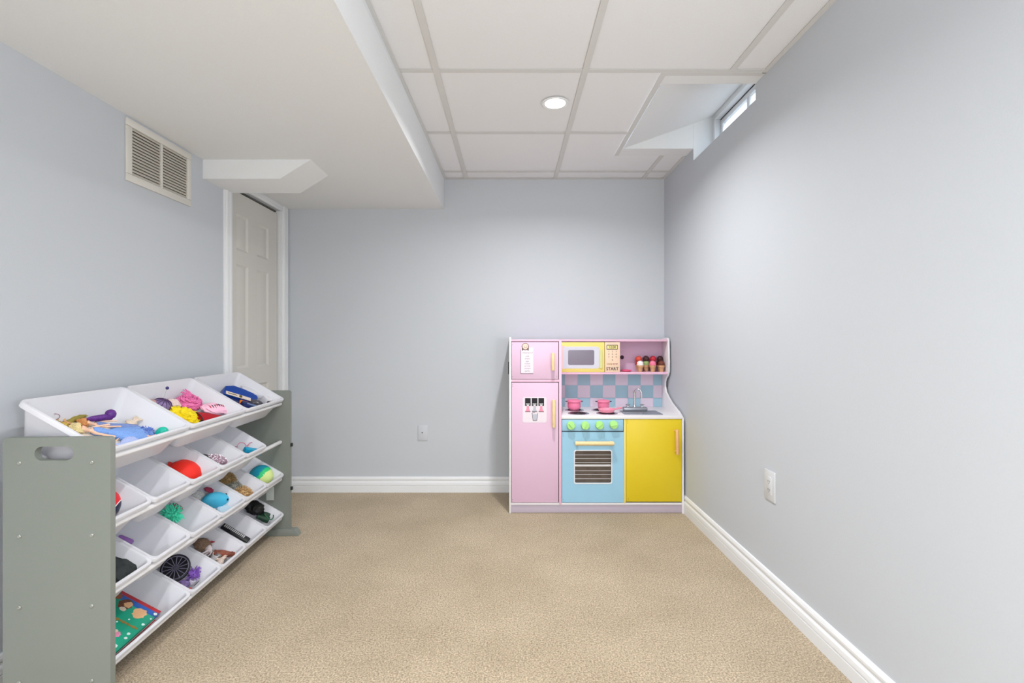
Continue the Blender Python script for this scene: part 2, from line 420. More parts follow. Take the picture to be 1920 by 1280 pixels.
# wall plates
m_plate = mat('plate_plastic', (214, 217, 220), 0.35, var=0.01)
m_plate2 = mat('plate_painted', (205, 209, 216), 0.45, var=0.01)
t = thing('wall_jack_plate', 'small blank wall plate with one jack hole on the back wall', 'outlet', (-0.603, YB, 0.408))
MB().box(-0.636, -0.570, YB - 0.006, YB, 0.355, 0.461, 0.002).build('plate', m_plate2, t)
MB().cyl((-0.607, YB - 0.0068, 0.409), (-0.607, YB - 0.004, 0.409), 0.004).build('jack_hole', m_black, t)
t = thing('wall_outlet', 'white electrical outlet on the right wall above the baseboard', 'outlet', (XR, 2.0, 0.455))
oy0, oy1, oz0, oz1 = 1.960, 2.040, 0.395, 0.517
MB().box(XR - 0.006, XR, oy0, oy1, oz0, oz1, 0.002).build('plate', m_plate, t)
MB().box(XR - 0.0078, XR - 0.004, 1.983, 2.017, 0.420, 0.492, 0.0015).build('receptacle', m_plate, t)
for zc_ in (0.440, 0.474):
    for dy in (-0.006, 0.006): MB().box(XR - 0.0082, XR - 0.0070, 2.0 + dy - 0.001, 2.0 + dy + 0.001, zc_ - 0.004, zc_ + 0.004).build('slot', m_dark, t)
    MB().cyl((XR - 0.0082, 2.0, zc_ - 0.009), (XR - 0.0070, 2.0, zc_ - 0.009), 0.0018, n=10).build('slot', m_dark, t)

# ------------------------------------------------------------------ toy kitchen
KF = 2.965
def KX(px, D=KF): return (px - CX) / F * D
def KZ(py, D=KF): return CAMZ - (py - CY) / F * D
m_kw = mat('kitchen_white', (238, 236, 238), 0.35, var=0.008)
m_pink = mat('kitchen_pink', (226, 192, 216), 0.38, var=0.008)
m_pinkd = mat('kitchen_pink_frame', (238, 194, 216), 0.4, var=0.008)
m_lav = mat('kitchen_lavender', (212, 178, 206), 0.45, var=0.008)
m_kick = mat('kick_board', (196, 184, 198), 0.5, var=0.01)
m_blue = mat('kitchen_blue', (156, 203, 228), 0.38, var=0.008)
m_yel = mat('kitchen_yellow', (226, 200, 36), 0.4, var=0.01)
m_yel2 = mat('kitchen_yellow_pale', (244, 224, 128), 0.4, var=0.01)
m_wood = mat('handle_wood', (240, 214, 160), 0.5, var=0.05, scale=60)
m_wood2 = mat('handle_wood_rosy', (232, 180, 128), 0.5, var=0.05, scale=60)
m_green = mat('knob_green', (178, 236, 140), 0.4, var=0.01)
m_chrome = mat('toy_chrome', (205, 208, 214), 0.22, metal=0.9, var=0.01)
m_steel = mat('sink_grey', (165, 168, 176), 0.32, metal=0.65, var=0.01)
m_print = mat('print_white', (236, 226, 234), 0.5, var=0.005)
m_ink = mat('print_ink', (30, 26, 34), 0.6, var=0)
m_seam = mat('seam_shade_and_screw', (56, 44, 52), 0.8, var=0)  # painted shade for the door gaps, also the dark screw heads
m_peach = mat('print_peach', (246, 214, 186), 0.5, var=0.01)
kit = thing('play_kitchen', 'pastel wooden play kitchen with pink fridge, blue oven and yellow cupboard', 'toy kitchen', (0.52, 3.17, 0))
xl0, xl1 = KX(954.6), KX(958.6)
xr0, xr1 = 1.036, 1.0475
KB = 3.368
g = 0.0024
MB().box(xl0, xl1, KF - 0.001, KB, 0, 1.064, 0.003).build('side_panel', m_kw, kit)
# right side: stepped profile, set back above the counter
prof = [(1279, 781, KF - 0.001)]
def ey(px): return F * xr1 / (px - CX)
edge = [(KF - 0.001, 0.0), (KF - 0.001, 0.575)]
for px, z_ in ((1276, 0.604), (1270, 0.620), (1263, 0.640), (1256.5, 0.668), (1251.5, 0.700), (1249.5, 0.735), (1249.5, 0.765), (1251, 0.788), (1254.5, 0.812), (1256.3, 0.838), (1256.5, 0.90)):
    edge.append((ey(px), z_))
edge += [(ey(1255.5), 1.050), (ey(1254), 1.062), (KB, 1.062), (KB, 0.0)]
MB().prism(edge, xr0, xr1, 'x', bev=0.002).build('side_panel', m_kw, kit)
MB().box(xl1, xr0, KB - 0.006, KB, 0.05, 1.045).build('back_panel', m_lav, kit)
xa, xb_ = KX(1048.2), KX(1053)           # divider beside the fridge
MB().box(xa, xb_, KF, KB - 0.006, 0.053, 1.046, 0.0012).build('divider', m_pinkd, kit)
MB().box(xl1, xa, KF, KB - 0.006, KZ(640), KZ(636.2), 0.001).build('top_board', m_pinkd, kit)
MB().box(xl1, xa, KF, KB - 0.006, KZ(716), KZ(711.5), 0.001).build('middle_rail', m_pinkd, kit)
MB().box(xl1, xr0, KF + 0.002, KB - 0.006, KZ(946.5), KZ(942.8), 0.001).build('bottom_board', m_kw, kit)
MB().box(xl1, xr0, KF + 0.008, KF + 0.018, 0.002, KZ(946.5), 0.001).build('kick_board', m_kick, kit)
MB().box(xl1, xa, KF + 0.0118, KF + 0.014, 0.066, 1.038).build('fridge_seam_shade', m_seam, kit)  # dark sheet behind the fridge doors, painting the shade in their gaps
MB().box(xb_, xr0, KF + 0.013, KF + 0.015, 0.066, 0.570).build('cabinet_seam_shade', m_seam, kit)  # painted gap shade again, behind the oven and cupboard doors
# bar handle
def handle(parent, p0, p1, r, m, off=0.030):
    p0, p1 = Vector(p0), Vector(p1); d = (p1 - p0).normalized()
    mb = MB()
    o = Vector((0, -off, 0))
    pts = [p0 + o, p0 + d * 0.004 + o * 1.0, p1 - d * 0.004 + o, p1 + o]
    mb.tube([pts[0], pts[0] + d * 0.002, pts[0] + d * 0.006, pts[3] - d * 0.006, pts[3] - d * 0.002, pts[3]], [r * 0.55, r * 0.88, r, r, r * 0.88, r * 0.55], 16)
    for p in (p0 + d * 0.014, p1 - d * 0.014): mb.cyl(p + Vector((0, 0.0005, 0)), p + o, r * 0.62, n=14)
    return mb.build('door_handle', m, parent)
def screws(parent, pts, y):
    for (px, py) in pts: MB().cyl((KX(px), y - 0.0006, KZ(py)), (KX(px), y + 0.001, KZ(py)), 0.0016, n=8).build('screw', m_seam, parent)
# fridge doors
x0, x1 = xl1 + g, KX(1047)
fz = MB().box(x0, x1, KF - 0.0005, KF + 0.0115, KZ(711.5) + g, KZ(640.2) - g, 0.001).build('freezer_door', m_pink, kit)
handle(fz, (KX(1036), KF, KZ(694)), (KX(1036), KF, KZ(661)), 0.0100, m_wood)
screws(fz, [(960.5, 646), (960.5, 706), (1044, 706)], KF - 0.0005)
fd = MB().box(x0, x1, KF - 0.0005, KF + 0.0115, KZ(942.5) + g, KZ(716.5) - g, 0.001).build('fridge_door', m_pink, kit)
handle(fd, (KX(1037.5), KF, KZ(800)), (KX(1037.5), KF, KZ(748)), 0.0100, m_wood)
screws(fd, [(961, 721), (961, 724), (961, 936), (961, 939)], KF - 0.0005)
yp = KF - 0.0009
# shopping list note with a clip
note = MB().box(KX(977), KX(1000), yp - 0.0006, yp, KZ(699.5), KZ(651), 0).build('shopping_list', m_print, fz, label='printed shopping list with handwritten lines')
mb = MB().box(KX(976.2), KX(976.9), yp - 0.0007, yp, KZ(700.3), KZ(655)).box(KX(976.2), KX(1000), yp - 0.0007, yp, KZ(700.5), KZ(699.6)); mb.build('note_border', mat('note_edge', (120, 80, 100), 0.6), note)
mb = MB()
base = text_mb('Shopping List', 0.0115, KX(989), yp - 0.0008, KZ(661), 0.0001, shear=0.3)
base.build('lettering', mat('ink_grey', (150, 130, 150), 0.6, var=0), note)
for i, wd in enumerate(('milk', 'bread', 'eggs', 'cheese', 'carrots', 'chicken', 'apples')):
    text_mb(wd, 0.0125, KX(988.5), yp - 0.0008, KZ(667.5 + i * 4.6), 0.0001, shear=0.3).build('lettering', mat('ink_grey', (150, 130, 150), 0.6, var=0), note)
def disc_y(cx, cz, r, y, th=0.0005, n=28, sx=1, sz=1):
    return MB().prism([(cx + r * sx * math.cos(2 * PI * i / n), cz + r * sz * math.sin(2 * PI * i / n)) for i in range(n)], y - th, y, 'y')
m_hairb = mat('print_brown', (92, 52, 50), 0.6, var=0)
m_skin_p = mat('print_skin', (246, 214, 196), 0.6, var=0)
fx, fzz = KX(985), KZ(649.5)
o = disc_y(fx, fzz, 0.0215, yp - 0.0006); o.box(fx - 0.020, fx - 0.013, yp - 0.0011, yp - 0.0006, fzz - 0.024, fzz).box(fx + 0.013, fx + 0.020, yp - 0.0011, yp - 0.0006, fzz - 0.024, fzz)
face = o.build('clip_face', m_hairb, note, label='round smiling clip with brown outline')
# (sub-parts stay one level below: face details are separate children of the same door part)
mb = disc_y(fx, fzz + 0.001, 0.0178, yp - 0.0012); mb.build('clip_face', m_skin_p, note)
mb = MB()
for sx_ in (-0.006, 0.006): mb.cyl((fx + sx_, yp - 0.0020, fzz + 0.004), (fx + sx_, yp - 0.0015, fzz + 0.004), 0.0016, n=8)
mb.tube([(fx + 0.009 * math.cos(a), yp - 0.0019, fzz + 0.001 + 0.009 * math.sin(a)) for a in [math.radians(200 + 14 * k) for k in range(11)]], 0.0008, 5)
mb.build('clip_smile', m_ink, note)
# water dispenser print
dp = MB().prism(rrect(KX(980), KX(1025), KZ(792), KZ(744), 0.012), yp - 0.0005, yp, 'y').build('dispenser_sticker', m_print, fd, label='white printed drink dispenser')
yd = yp - 0.0005
for i, px in enumerate((989.7, 1002.3, 1014.8)):
    MB().box(KX(px - 5.3), KX(px + 5.3), yd - 0.0005, yd, KZ(760.5), KZ(746)).build('dispenser_button', m_ink, dp)
    mb = MB(); mb.box(KX(px - 3.6), KX(px + 3.6), yd - 0.0009, yd - 0.0004, KZ(757.6), KZ(756.4)).box(KX(px - 2), KX(px + 2), yd - 0.0009, yd - 0.0004, KZ(760.3), KZ(758.6)); mb.build('button_mark', m_kw, dp)
    mb = MB().prism([(KX(px - 2.2), KZ(761)), (KX(px + 2.2), KZ(761)), (KX(px + 2.4), KZ(766)), (KX(px + 4.8), KZ(771)), (KX(px - 4.8), KZ(771)), (KX(px - 2.4), KZ(766))], yd - 0.0005, yd, 'y')
    mb.build('dispenser_tap', mat('print_tap_grey', (190, 192, 204), 0.5) if i == 1 else mat('print_tap_pink', (240, 150, 176), 0.5), dp)
    MB().box(KX(px - 5), KX(px + 5), yd - 0.0008, yd, KZ(771.8), KZ(770.8)).build('tap_outline', mat('ink_plum', (90, 50, 70), 0.6), dp)
mb = MB()
for a, b in (((997.5, 774), (999.5, 788)), ((999.5, 788), (1006.5, 788)), ((1006.5, 788), (1008.5, 774)), ((997.5, 774), (1003, 773)), ((998, 771.5), (1004, 771))):
    mb.tube([(KX(a[0]), yd - 0.0006, KZ(a[1])), (KX(b[0]), yd - 0.0006, KZ(b[1]))], 0.0011, 6)
mb.build('printed_glass', m_ink, dp)
MB().prism([(KX(998.3), KZ(776)), (KX(1007.7), KZ(776)), (KX(1006), KZ(787.5)), (KX(1000), KZ(787.5))], yd - 0.0004, yd, 'y').build('printed_water', mat('print_tap_grey', (190, 192, 204), 0.5), dp)
# control panel with knobs
x0, x1 = xb_ + g, KX(1168.6)
cp = MB().box(x0, x1, KF - 0.0005, KF + 0.0115, KZ(808.3) + g, KZ(786), 0.0008).build('control_panel', m_blue, kit)
for i, (px, py) in enumerate(((1070, 797), (1096.7, 797), (1123.5, 796.3), (1150, 795.5))):
    kx, kz = KX(px), KZ(py)
    mb = MB(); Mk = Matrix.Translation((kx, KF - 0.0005, kz)) @ Matrix.Rotation(PI / 2, 4, 'X')
    mb.lathe([(0.002, 0), (0.0245, 0.0), (0.0252, 0.004), (0.0235, 0.022), (0.0215, 0.026), (0.002, 0.0265)], n=32, M=Mk)
    kn = mb.build('knob', m_green, cp)
    mb = MB(); mb.box(-0.0035, 0.0035, -0.020, 0.020, 0.024, 0.032, 0.0015, M=Mk @ Matrix.Rotation(math.radians((40, -20, -50, -75)[i]), 4, 'Z')); mb.build('knob_grip', m_green, kn)
# oven door with window and wire racks
ox0, ox1, oz0_, oz1_ = x0, KX(1169.8), KZ(942.3) + g, KZ(808.9) - g
inner = rrect(KX(1077.5), KX(1146.5), KZ(905.5), KZ(844.5), 0.010)
def rect_like(x0, x1, z0, z1, n=5):
    out = []
    for cx, cz in ((x1, z1), (x0, z1), (x0, z0), (x1, z0)): out += [(cx, cz)] * (n + 1)
    return out
def spread_rect(inner, x0, x1, z0, z1):
    cx = sum(p[0] for p in inner) / len(inner); cz = sum(p[1] for p in inner) / len(inner); out = []
    n = len(inner) // 4
    corner = [(x1, z1), (x0, z1), (x0, z0), (x1, z0)]
    for k, p in enumerate(inner):
        q = k // n; i = k % n; c = corner[q]
        t_ = i / (n - 1)
        # first half clamps one axis, second half the other, meeting at the corner
        if q in (0, 2):
            out.append((c[0], p[1] if t_ < 0.5 else c[1]) if t_ < 0.5 else (c[0] if abs(t_ - 0.5) < 0.11 else p[0], c[1]))
        else:
            out.append((p[0] if t_ < 0.5 else c[0], c[1]) if t_ < 0.5 else (c[0], c[1] if abs(t_ - 0.5) < 0.11 else p[1]))
    return out
ov = ring_y(spread_rect(inner, ox0, ox1, oz0_, oz1_), inner, KF - 0.0005, KF + 0.0115).build('oven_door', m_blue, kit)
handle(ov, (KX(1076.5), KF, KZ(829)), (KX(1149.5), KF, KZ(829)), 0.0125, m_wood, 0.034)
screws(ov, [(1056, 813), (1056, 817), (1056, 936), (1056, 939)], KF - 0.0005)
io = rrect(KX(1076.3), KX(1147.7), KZ(906.8), KZ(843.3), 0.0115)
ring_y(io, rrect(KX(1078), KX(1146), KZ(905), KZ(845), 0.0095), KF - 0.0025, KF + 0.001).build('window_rim', m_kw, ov)
MB().prism(inner, KF + 0.0112, KF + 0.0125, 'y').build('oven_back', mat('oven_dark', (96, 84, 74), 0.6, var=0.15, scale=20), ov)
mb = MB()
for py in (853, 860, 867.5, 883, 890, 898): mb.tube([(KX(1078), KF + 0.008, KZ(py)), (KX(1146), KF + 0.008, KZ(py))], 0.0013, 6)
for py in (872, 873.8): mb.tube([(KX(1078), KF + 0.008, KZ(py)), (KX(1146), KF + 0.008, KZ(py))], 0.0032, 8)
mb.build('oven_rack', m_kw, ov)
MB().box(KX(1115), KX(1144), KF - 0.0011, KF - 0.0005, KZ(835.2), KZ(831.8)).build('sticker', mat('sticker_clear', (196, 222, 236), 0.3), ov)
# yellow cupboard
MB().box(KX(1170.2), KX(1173.6), KF, KB - 0.006, 0.062, KZ(785.5), 0.0008).build('stile', m_yel2, kit)
yd_ = MB().box(KX(1174.2), xr0 - g, KF - 0.0005, KF + 0.0115, KZ(940.3), KZ(785.6), 0.001).build('cupboard_door', m_yel, kit)
handle(yd_, (KX(1267), KF, KZ(850)), (KX(1266), KF, KZ(803)), 0.0095, m_wood2, 0.032)
screws(yd_, [(1177, 789), (1177, 793), (1178, 934), (1178, 937)], KF - 0.0005)
# counter
ctz = 0.590
ct = MB().box(xb_, xr0, KF - 0.004, KB - 0.006, 0.571, ctz, 0.0015).build('countertop', m_kw, kit)
# splash-back squares
m_ck = [mat('splash_pink', (216, 202, 218), 0.45, var=0.01), mat('splash_blue', (156, 190, 206), 0.45, var=0.01)]
DBk = KB - 0.008
p = 0.0862; xs0 = KX(1059.4, DBk)
ztop = 0.822
zr = [ctz, 0.651, 0.737, ztop]
for r_ in range(3):
    for c_ in range(-1, 8):
        xa_, xb2 = max(xs0 + c_ * p, xb_), min(xs0 + (c_ + 1) * p, KX(1241, DBk) + 0.012)
        if xb2 - xa_ < 0.008: continue
        blue = (c_ + r_) % 2 == (1 if False else 1)
        MB().box(xa_ + 0.0003, min(xb2, xr0) - 0.0003, DBk, DBk + 0.002, zr[r_] + 0.0003, zr[r_ + 1] - 0.0003).build('splash_tile', m_ck[1 if blue else 0], kit)
# upper shelf and microwave
UF = 3.235
MB().box(xb_, xr0, UF, KB - 0.006, KZ(640, UF), KZ(636, UF), 0.001).build('top_board', m_pinkd, kit)
shz = KZ(697.3, UF)
MB().box(xb_, xr0, UF, KB - 0.006, KZ(701.5, UF), shz, 0.001).build('shelf_board', m_pinkd, kit)
mx0, mx1 = xb_ + 0.001, KX(1133.3, UF)
mw = MB().box(mx0, mx1, UF - 0.002, UF + 0.010, KZ(698, UF) + g, KZ(640.5, UF) - g, 0.001).build('microwave_door', m_yel2, kit)
ym_ = UF - 0.0026
MB().prism(rrect(KX(1056.5, UF), KX(1123, UF), KZ(690.5, UF), KZ(649.5, UF), 0.014), ym_ - 0.0004, ym_ + 0.001, 'y').build('window_frame', mat('mw_pale', (214, 214, 226), 0.4, var=0.01), mw)
mb = MB().prism(rrect(KX(1052.5, UF), KX(1060, UF), KZ(691.5, UF), KZ(648, UF), 0.006), ym_ - 0.0002, ym_ + 0.001, 'y'); mb.build('window_frame', mat('mw_rose', (238, 206, 204), 0.4, var=0.01), mw)
MB().prism(rrect(KX(1065, UF), KX(1114, UF), KZ(684, UF), KZ(656, UF), 0.010), ym_ - 0.0010, ym_, 'y').build('window_pane', mat('mw_window', (118, 108, 124), 0.25, var=0.02), mw)
MB().prism(rrect(KX(1123, UF), KX(1129, UF), KZ(690, UF), KZ(655, UF), 0.008), ym_ - 0.006, ym_, 'y').build('door_handle', mat('mw_handle', (214, 216, 150), 0.3, var=0.01), mw)
mc = MB().box(KX(1134.3, UF), KX(1162.3, UF), UF - 0.002, KB - 0.006, KZ(698, UF) + g, KZ(640.5, UF) - g, 0.0006).build('microwave_controls', m_peach, kit)
MB().box(KX(1137.3, UF), KX(1158, UF), UF - 0.0027, UF - 0.002, KZ(654.8, UF), KZ(646.4, UF)).build('display_border', m_ink, mc)
MB().box(KX(1138.3, UF), KX(1157, UF), UF - 0.0031, UF - 0.0026, KZ(653.7, UF), KZ(647.5, UF)).build('display', mat('display_yellow', (246, 232, 150), 0.4, var=0), mc)
text_mb('12:00', 0.0225, KX(1147.8, UF), UF - 0.0034, KZ(650.6, UF), 0.0002, 0.0004).build('lettering', m_ink, mc)
for i, ch in enumerate('1234567890'):
    cx_ = (1141.5, 1148.2, 1155.2)[i % 3] if i < 9 else 1148.2
    text_mb(ch, 0.0125, KX(cx_, UF), UF - 0.0024, KZ((658.8, 663.8, 669.2, 674.6)[i // 3], UF), 0.0002, 0.0002).build('lettering', m_ink, mc)
text_mb('COOK', 0.0125, KX(1143, UF), UF - 0.0024, KZ(682.4, UF), 0.0002, 0.0003).build('lettering', mat('ink_olive', (150, 120, 50), 0.6), mc)
text_mb('STOP', 0.0125, KX(1153.8, UF), UF - 0.0024, KZ(682.4, UF), 0.0002, 0.0003).build('lettering', mat('ink_maroon', (160, 70, 90), 0.6), mc)
text_mb('START', 0.0275, KX(1148, UF), UF - 0.0024, KZ(691.4, UF), 0.0002, 0.0004).build('lettering', m_ink, mc)
MB().cyl((KX(1166.3, KB - 0.007), KB - 0.0072, KZ(669.5, KB)), (KX(1166.3, KB - 0.007), KB - 0.005, KZ(669.5, KB)), 0.0135, n=24).build('cable_hole', mat('hole_dark', (60, 40, 60), 0.8), kit)
MB().box(xl0 - 0.006, xl0, KF + 0.12, KF + 0.14, KZ(704), KZ(680), 0.002).build('hinge_block', m_black, kit)
# burners
for (px, D, r_) in ((1077, 3.195, 0.062), (1084.5, 3.055, 0.066), (1127, 3.195, 0.062), (1138, 3.055, 0.066)):
    cx_ = KX(px, D)
    mb = MB(); mb.lathe([(r_ * 0.70, 0.0), (r_, 0.0), (r_ * 1.0, 0.002), (r_ * 0.9, 0.0045), (r_ * 0.72, 0.002), (r_ * 0.70, 0.0)], (cx_, D, ctz), 36)
    bu = mb.build('burner', m_chrome, kit)
    mb = MB(); mb.lathe([(0.001, 0.0), (r_ * 0.8, 0.0), (r_ * 0.8, 0.003), (0.001, 0.0035)], (cx_, D, ctz), 32)
    for q in (0.25, 0.45, 0.65):
        mb.tube([(cx_ + r_ * q * math.cos(a), D + r_ * q * math.sin(a), ctz + 0.0042) for a in [2 * PI * k / 24 for k in range(24)]], 0.0016, 6, closed=True)
    mb.build('burner_coil', mat('coil_dark', (52, 40, 46), 0.4), bu)
# sink
sx0_, sx1_, sy0_, sy1_ = 0.700, 0.935, 2.998, 3.165
def rr3(x0, x1, y0, y1, r, z): return [(p[0], p[1], z) for p in rrect(x0, x1, y0, y1, r, 4)]
mb = MB(); mb.loft([rr3(sx0_, sx1_, sy0_, sy1_, 0.012, ctz), rr3(sx0_, sx1_, sy0_, sy1_, 0.012, ctz + 0.0035), rr3(sx0_ + 0.010, sx1_ - 0.010, sy0_ + 0.010, sy1_ - 0.010, 0.010, ctz + 0.0035), rr3(sx0_ + 0.022, sx1_ - 0.022, sy0_ + 0.022, sy1_ - 0.022, 0.010, ctz + 0.0006)])
sk = mb.build('sink', m_steel, kit)
MB().cyl((0.817, 3.08, ctz + 0.0006), (0.817, 3.08, ctz + 0.0016), 0.012).build('drain', m_chrome, sk)
fy = 3.165
mb = MB(); mb.box(0.724, 0.880, fy - 0.022, fy + 0.02, ctz + 0.002, ctz + 0.026, 0.008, seg=3)
fa = mb.build('faucet', m_steel, kit)
mb = MB()
pts = [(0.800, fy, ctz + 0.02), (0.800, fy, ctz + 0.075), (0.800, fy, ctz + 0.115)]
for k in range(1, 10):
    a = PI * k / 9
    pts.append((0.800 + 0.019 * (1 - math.cos(a)), fy - 0.012 * (1 - math.cos(a)), ctz + 0.115 + 0.026 * math.sin(a)))
pts.append((0.838, fy - 0.024, ctz + 0.085))
mb.tube(pts, 0.0065, 12); mb.lathe([(0.0125, 0), (0.0125, 0.004), (0.008, 0.014), (0.006, 0.016)], (0.800, fy, ctz + 0.025), 20)
mb.build('spout', m_chrome, fa)
for tx in (0.757, 0.848):
    mb = MB(); mb.lathe([(0.010, 0), (0.008, 0.008), (0.0095, 0.012), (0.0095, 0.018), (0.004, 0.021)], (tx, fy, ctz + 0.025), 16)
    for a in (0.3, PI / 2 + 0.3): mb.cyl((tx - 0.016 * math.cos(a), fy - 0.016 * math.sin(a), ctz + 0.040), (tx + 0.016 * math.cos(a), fy + 0.016 * math.sin(a), ctz + 0.040), 0.004, n=10)
    mb.build('tap', m_chrome, fa)
# ---- things on the kitchen
m_pot = mat('pot_pink', (244, 132, 168), 0.35, var=0.01)
m_pot2 = mat('pan_pink', (248, 154, 178), 0.35, var=0.01)
def pot(px, D, r, h, label, flare, lid=True):
    c = (KX(px, D), D, ctz + 0.0045)
    t = thing('toy_pot', label, 'toy pot', c)
    mb = MB(); mb.lathe([(0.001, 0), (r * 0.78, 0), (r * flare, h * 0.25), (r, h * 0.62), (r * 0.97, h * 0.72), (r * 1.12, h * 0.78), (r * 1.12, h * 0.83), (r * 0.92, h * 0.83), (r * 0.9, h * 0.3), (0.001, h * 0.2)], c, 32); mb.build('pot_body', m_pot, t)
    if lid:
        mb = MB(); mb.lathe([(0.001, h * 0.83), (r * 1.1, h * 0.84), (r * 1.02, h * 0.94), (r * 0.6, h), (0.001, h * 1.02)], c, 32); mb.build('pot_lid', m_pot, t)
    for s_ in (-1, 1):
        mb = MB(); z_ = c[2] + h * 0.80
        mb.tube([(c[0] + s_ * r * 0.98, D - 0.012, z_), (c[0] + s_ * (r + 0.010), D - 0.011, z_ + 0.001), (c[0] + s_ * (r + 0.015), D, z_ + 0.002), (c[0] + s_ * (r + 0.010), D + 0.011, z_ + 0.001), (c[0] + s_ * r * 0.98, D + 0.012, z_)], 0.0018, 8)
        mb.build('pot_handle', m_ink, t)
    return t
pot(1076.5, 3.195, 0.042, 0.066, 'rounded pink toy pot with dark wire handles on the left rear burner', 1.02)
pot(1131.5, 3.200, 0.038, 0.064, 'straight-sided pink toy pot behind the flat pink pan', 0.93)
D = 3.055; c = (KX(1137.5, D), D, ctz + 0.0058)
t = thing('toy_frying_pan', 'flat pink toy frying pan on the right front burner', 'toy pan', c)
mb = MB(); mb.lathe([(0.001, 0), (0.036, 0), (0.045, 0.006), (0.050, 0.020), (0.053, 0.022), (0.050, 0.024), (0.043, 0.010), (0.001, 0.008)], c, 32); mb.build('pan_body', m_pot2, t)
mb = MB(); mb.tube([(c[0] + 0.046, D + 0.012, c[2] + 0.018), (c[0] + 0.075, D + 0.030, c[2] + 0.021), (c[0] + 0.105, D + 0.052, c[2] + 0.022)], [0.004, 0.006, 0.006], 10); mb.build('pan_handle', m_pot2, t)
# plate on the upper shelf
c = (0.775, 3.285, shz)
t = MB(); t.lathe([(0.001, 0), (0.022, 0), (0.030, 0.004), (0.037, 0.010), (0.036, 0.012), (0.024, 0.006), (0.001, 0.004)], (0, 0, 0), 28)
o = t.build('toy_plate', mat('plate_pink', (240, 96, 140), 0.35)); o.location = c
tag(o, 'small pink toy dish on the upper shelf beside the microwave', 'toy dish')
m_cone = mat('wafer_cone', (206, 162, 120), 0.6, var=0.12, scale=120)
def cone(px, D, cols_, label, lean=0):
    c = Vector((KX(px, D), D, shz))
    t = thing('ice_cream_cone', label, 'toy ice cream', tuple(c), 'toy ice creams on the kitchen shelf')
    mb = MB(); mb.lathe([(0.001, 0), (0.0125, 0), (0.0165, 0.026), (0.0172, 0.028), (0.0205, 0.030), (0.0220, 0.045), (0.0195, 0.045), (0.001, 0.036)], tuple(c), 20); mb.build('wafer_cup', m_cone, t)
    z_ = 0.046
    for k, cc in enumerate(cols_):
        mb = MB(); r_ = 0.0215 - 0.001 * k
        mb.ball((c.x, c.y, c.z + z_ + 0.008), r_, (1, 1, 0.95), 3, dis=0.06, ds=40, seed=px)
        mb.lathe([(r_ * 0.8, -0.004), (r_ * 1.08, -0.003), (r_ * 1.10, 0.002), (r_ * 0.85, 0.004)], (c.x, c.y, c.z + z_), 20)
        mb.build('scoop', mat('scoop_%d_%d_%d' % cc, cc, 0.5, var=0.08, scale=90), t); z_ += 0.030
cone(1200.3, 3.268, [(246, 240, 236)], 'toy ice cream cup with a single white scoop, front row')
cone(1223.8, 3.268, [(244, 130, 160)], 'toy ice cream cup with a single pink scoop, front row')
cone(1240, 3.275, [(110, 56, 40)], 'toy ice cream cup with a single brown scoop, front row at right')
cone(1197.5, 3.325, [(196, 70, 60), (214, 84, 66)], 'tall toy ice cream with orange-red scoops behind the white one')
cone(1211.5, 3.330, [(160, 186, 120), (70, 36, 40)], 'tall toy ice cream with green scoop under dark brown, between white and pink ones')
cone(1224.5, 3.330, [(190, 40, 60), (196, 44, 62)], 'tall toy ice cream with deep red scoops behind the pink one')
cone(1237.5, 3.328, [(74, 34, 30), (64, 28, 26)], 'tall toy ice cream with dark chocolate scoops at the far right')

# ------------------------------------------------------------------ toy organiser (local frame: x = outward, y = along, z = up)
TH = 0.045
MS = Matrix.Translation((-1.415, 1.369, 0)) @ Matrix.Rotation(TH, 4, 'Z')
m_grey = mat('organiser_grey', (130, 135, 128), 0.55, bump=0.10, scale=500, var=0.03)
m_bolt = mat('bolt_steel', (168, 170, 164), 0.35, metal=0.6)
m_rod = mat('rod_white', (236, 236, 238), 0.3, var=0.006)
m_bin = mat('bin_plastic', (238, 238, 243), 0.38, var=0.006, trans=0.22)
org = thing('toy_organizer', 'grey-green four-tier toy organiser rack with white tubes against the left wall', 'toy rack', MS)
LEN = 1.255; PT = 0.019; PH = 0.776; PV = 0.290
def side(y0, y1, name='side_panel'):
    mb = MB()
    out = rrect(0.0, PV, 0.0, PH, 0.012, 9)
    slot = rrect(0.085, 0.190, 0.712, 0.751, 0.0192, 9)
    mb2 = ring_y(spread_rect2(slot, out), slot, y0, y1)
    return mb2.build(name, m_grey, org, local=True)
def spread_rect2(inner, outer):
    # same number of points; both run counter-clockwise from the right side
    return outer
sp0 = side(0, PT); sp1 = side(LEN, LEN + PT)
for (a, b) in ((-0.012, PT + 0.012), (LEN - 0.012, LEN + PT + 0.012)):
    mb = MB(); mb.prism([(-0.010, 0.0), (PV + 0.048, 0.0), (PV + 0.040, 0.018), (PV + 0.028, 0.034), (-0.010, 0.034)], a, b, 'y', bev=0.002); mb.build('foot', m_grey, org, local=True)
RZ = [0.706, 0.501, 0.303, 0.093]
for z_ in RZ:
    for v_ in (0.045, 0.240):
        mb = MB(); mb.tube([(v_, PT + 0.001, z_), (v_, PT + 0.004, z_), (v_, LEN - 0.006, z_), (v_, LEN - 0.002, z_)], [0.0085, 0.0100, 0.0100, 0.0085], 16); mb.build('tube_rail', m_rod, org, local=True)
        for (yb0, s_) in ((0, -1), (LEN + PT, 1)):
            mb = MB(); mb.lathe([(0.0055, 0), (0.0055, 0.002), (0.003, 0.0035), (0.001, 0.0025)], n=14, M=Matrix.Translation((v_, yb0, z_)) @ Matrix.Rotation(PI / 2 * (1 if s_ < 0 else -1), 4, 'X')); mb.build('bolt', m_bolt, org, local=True)
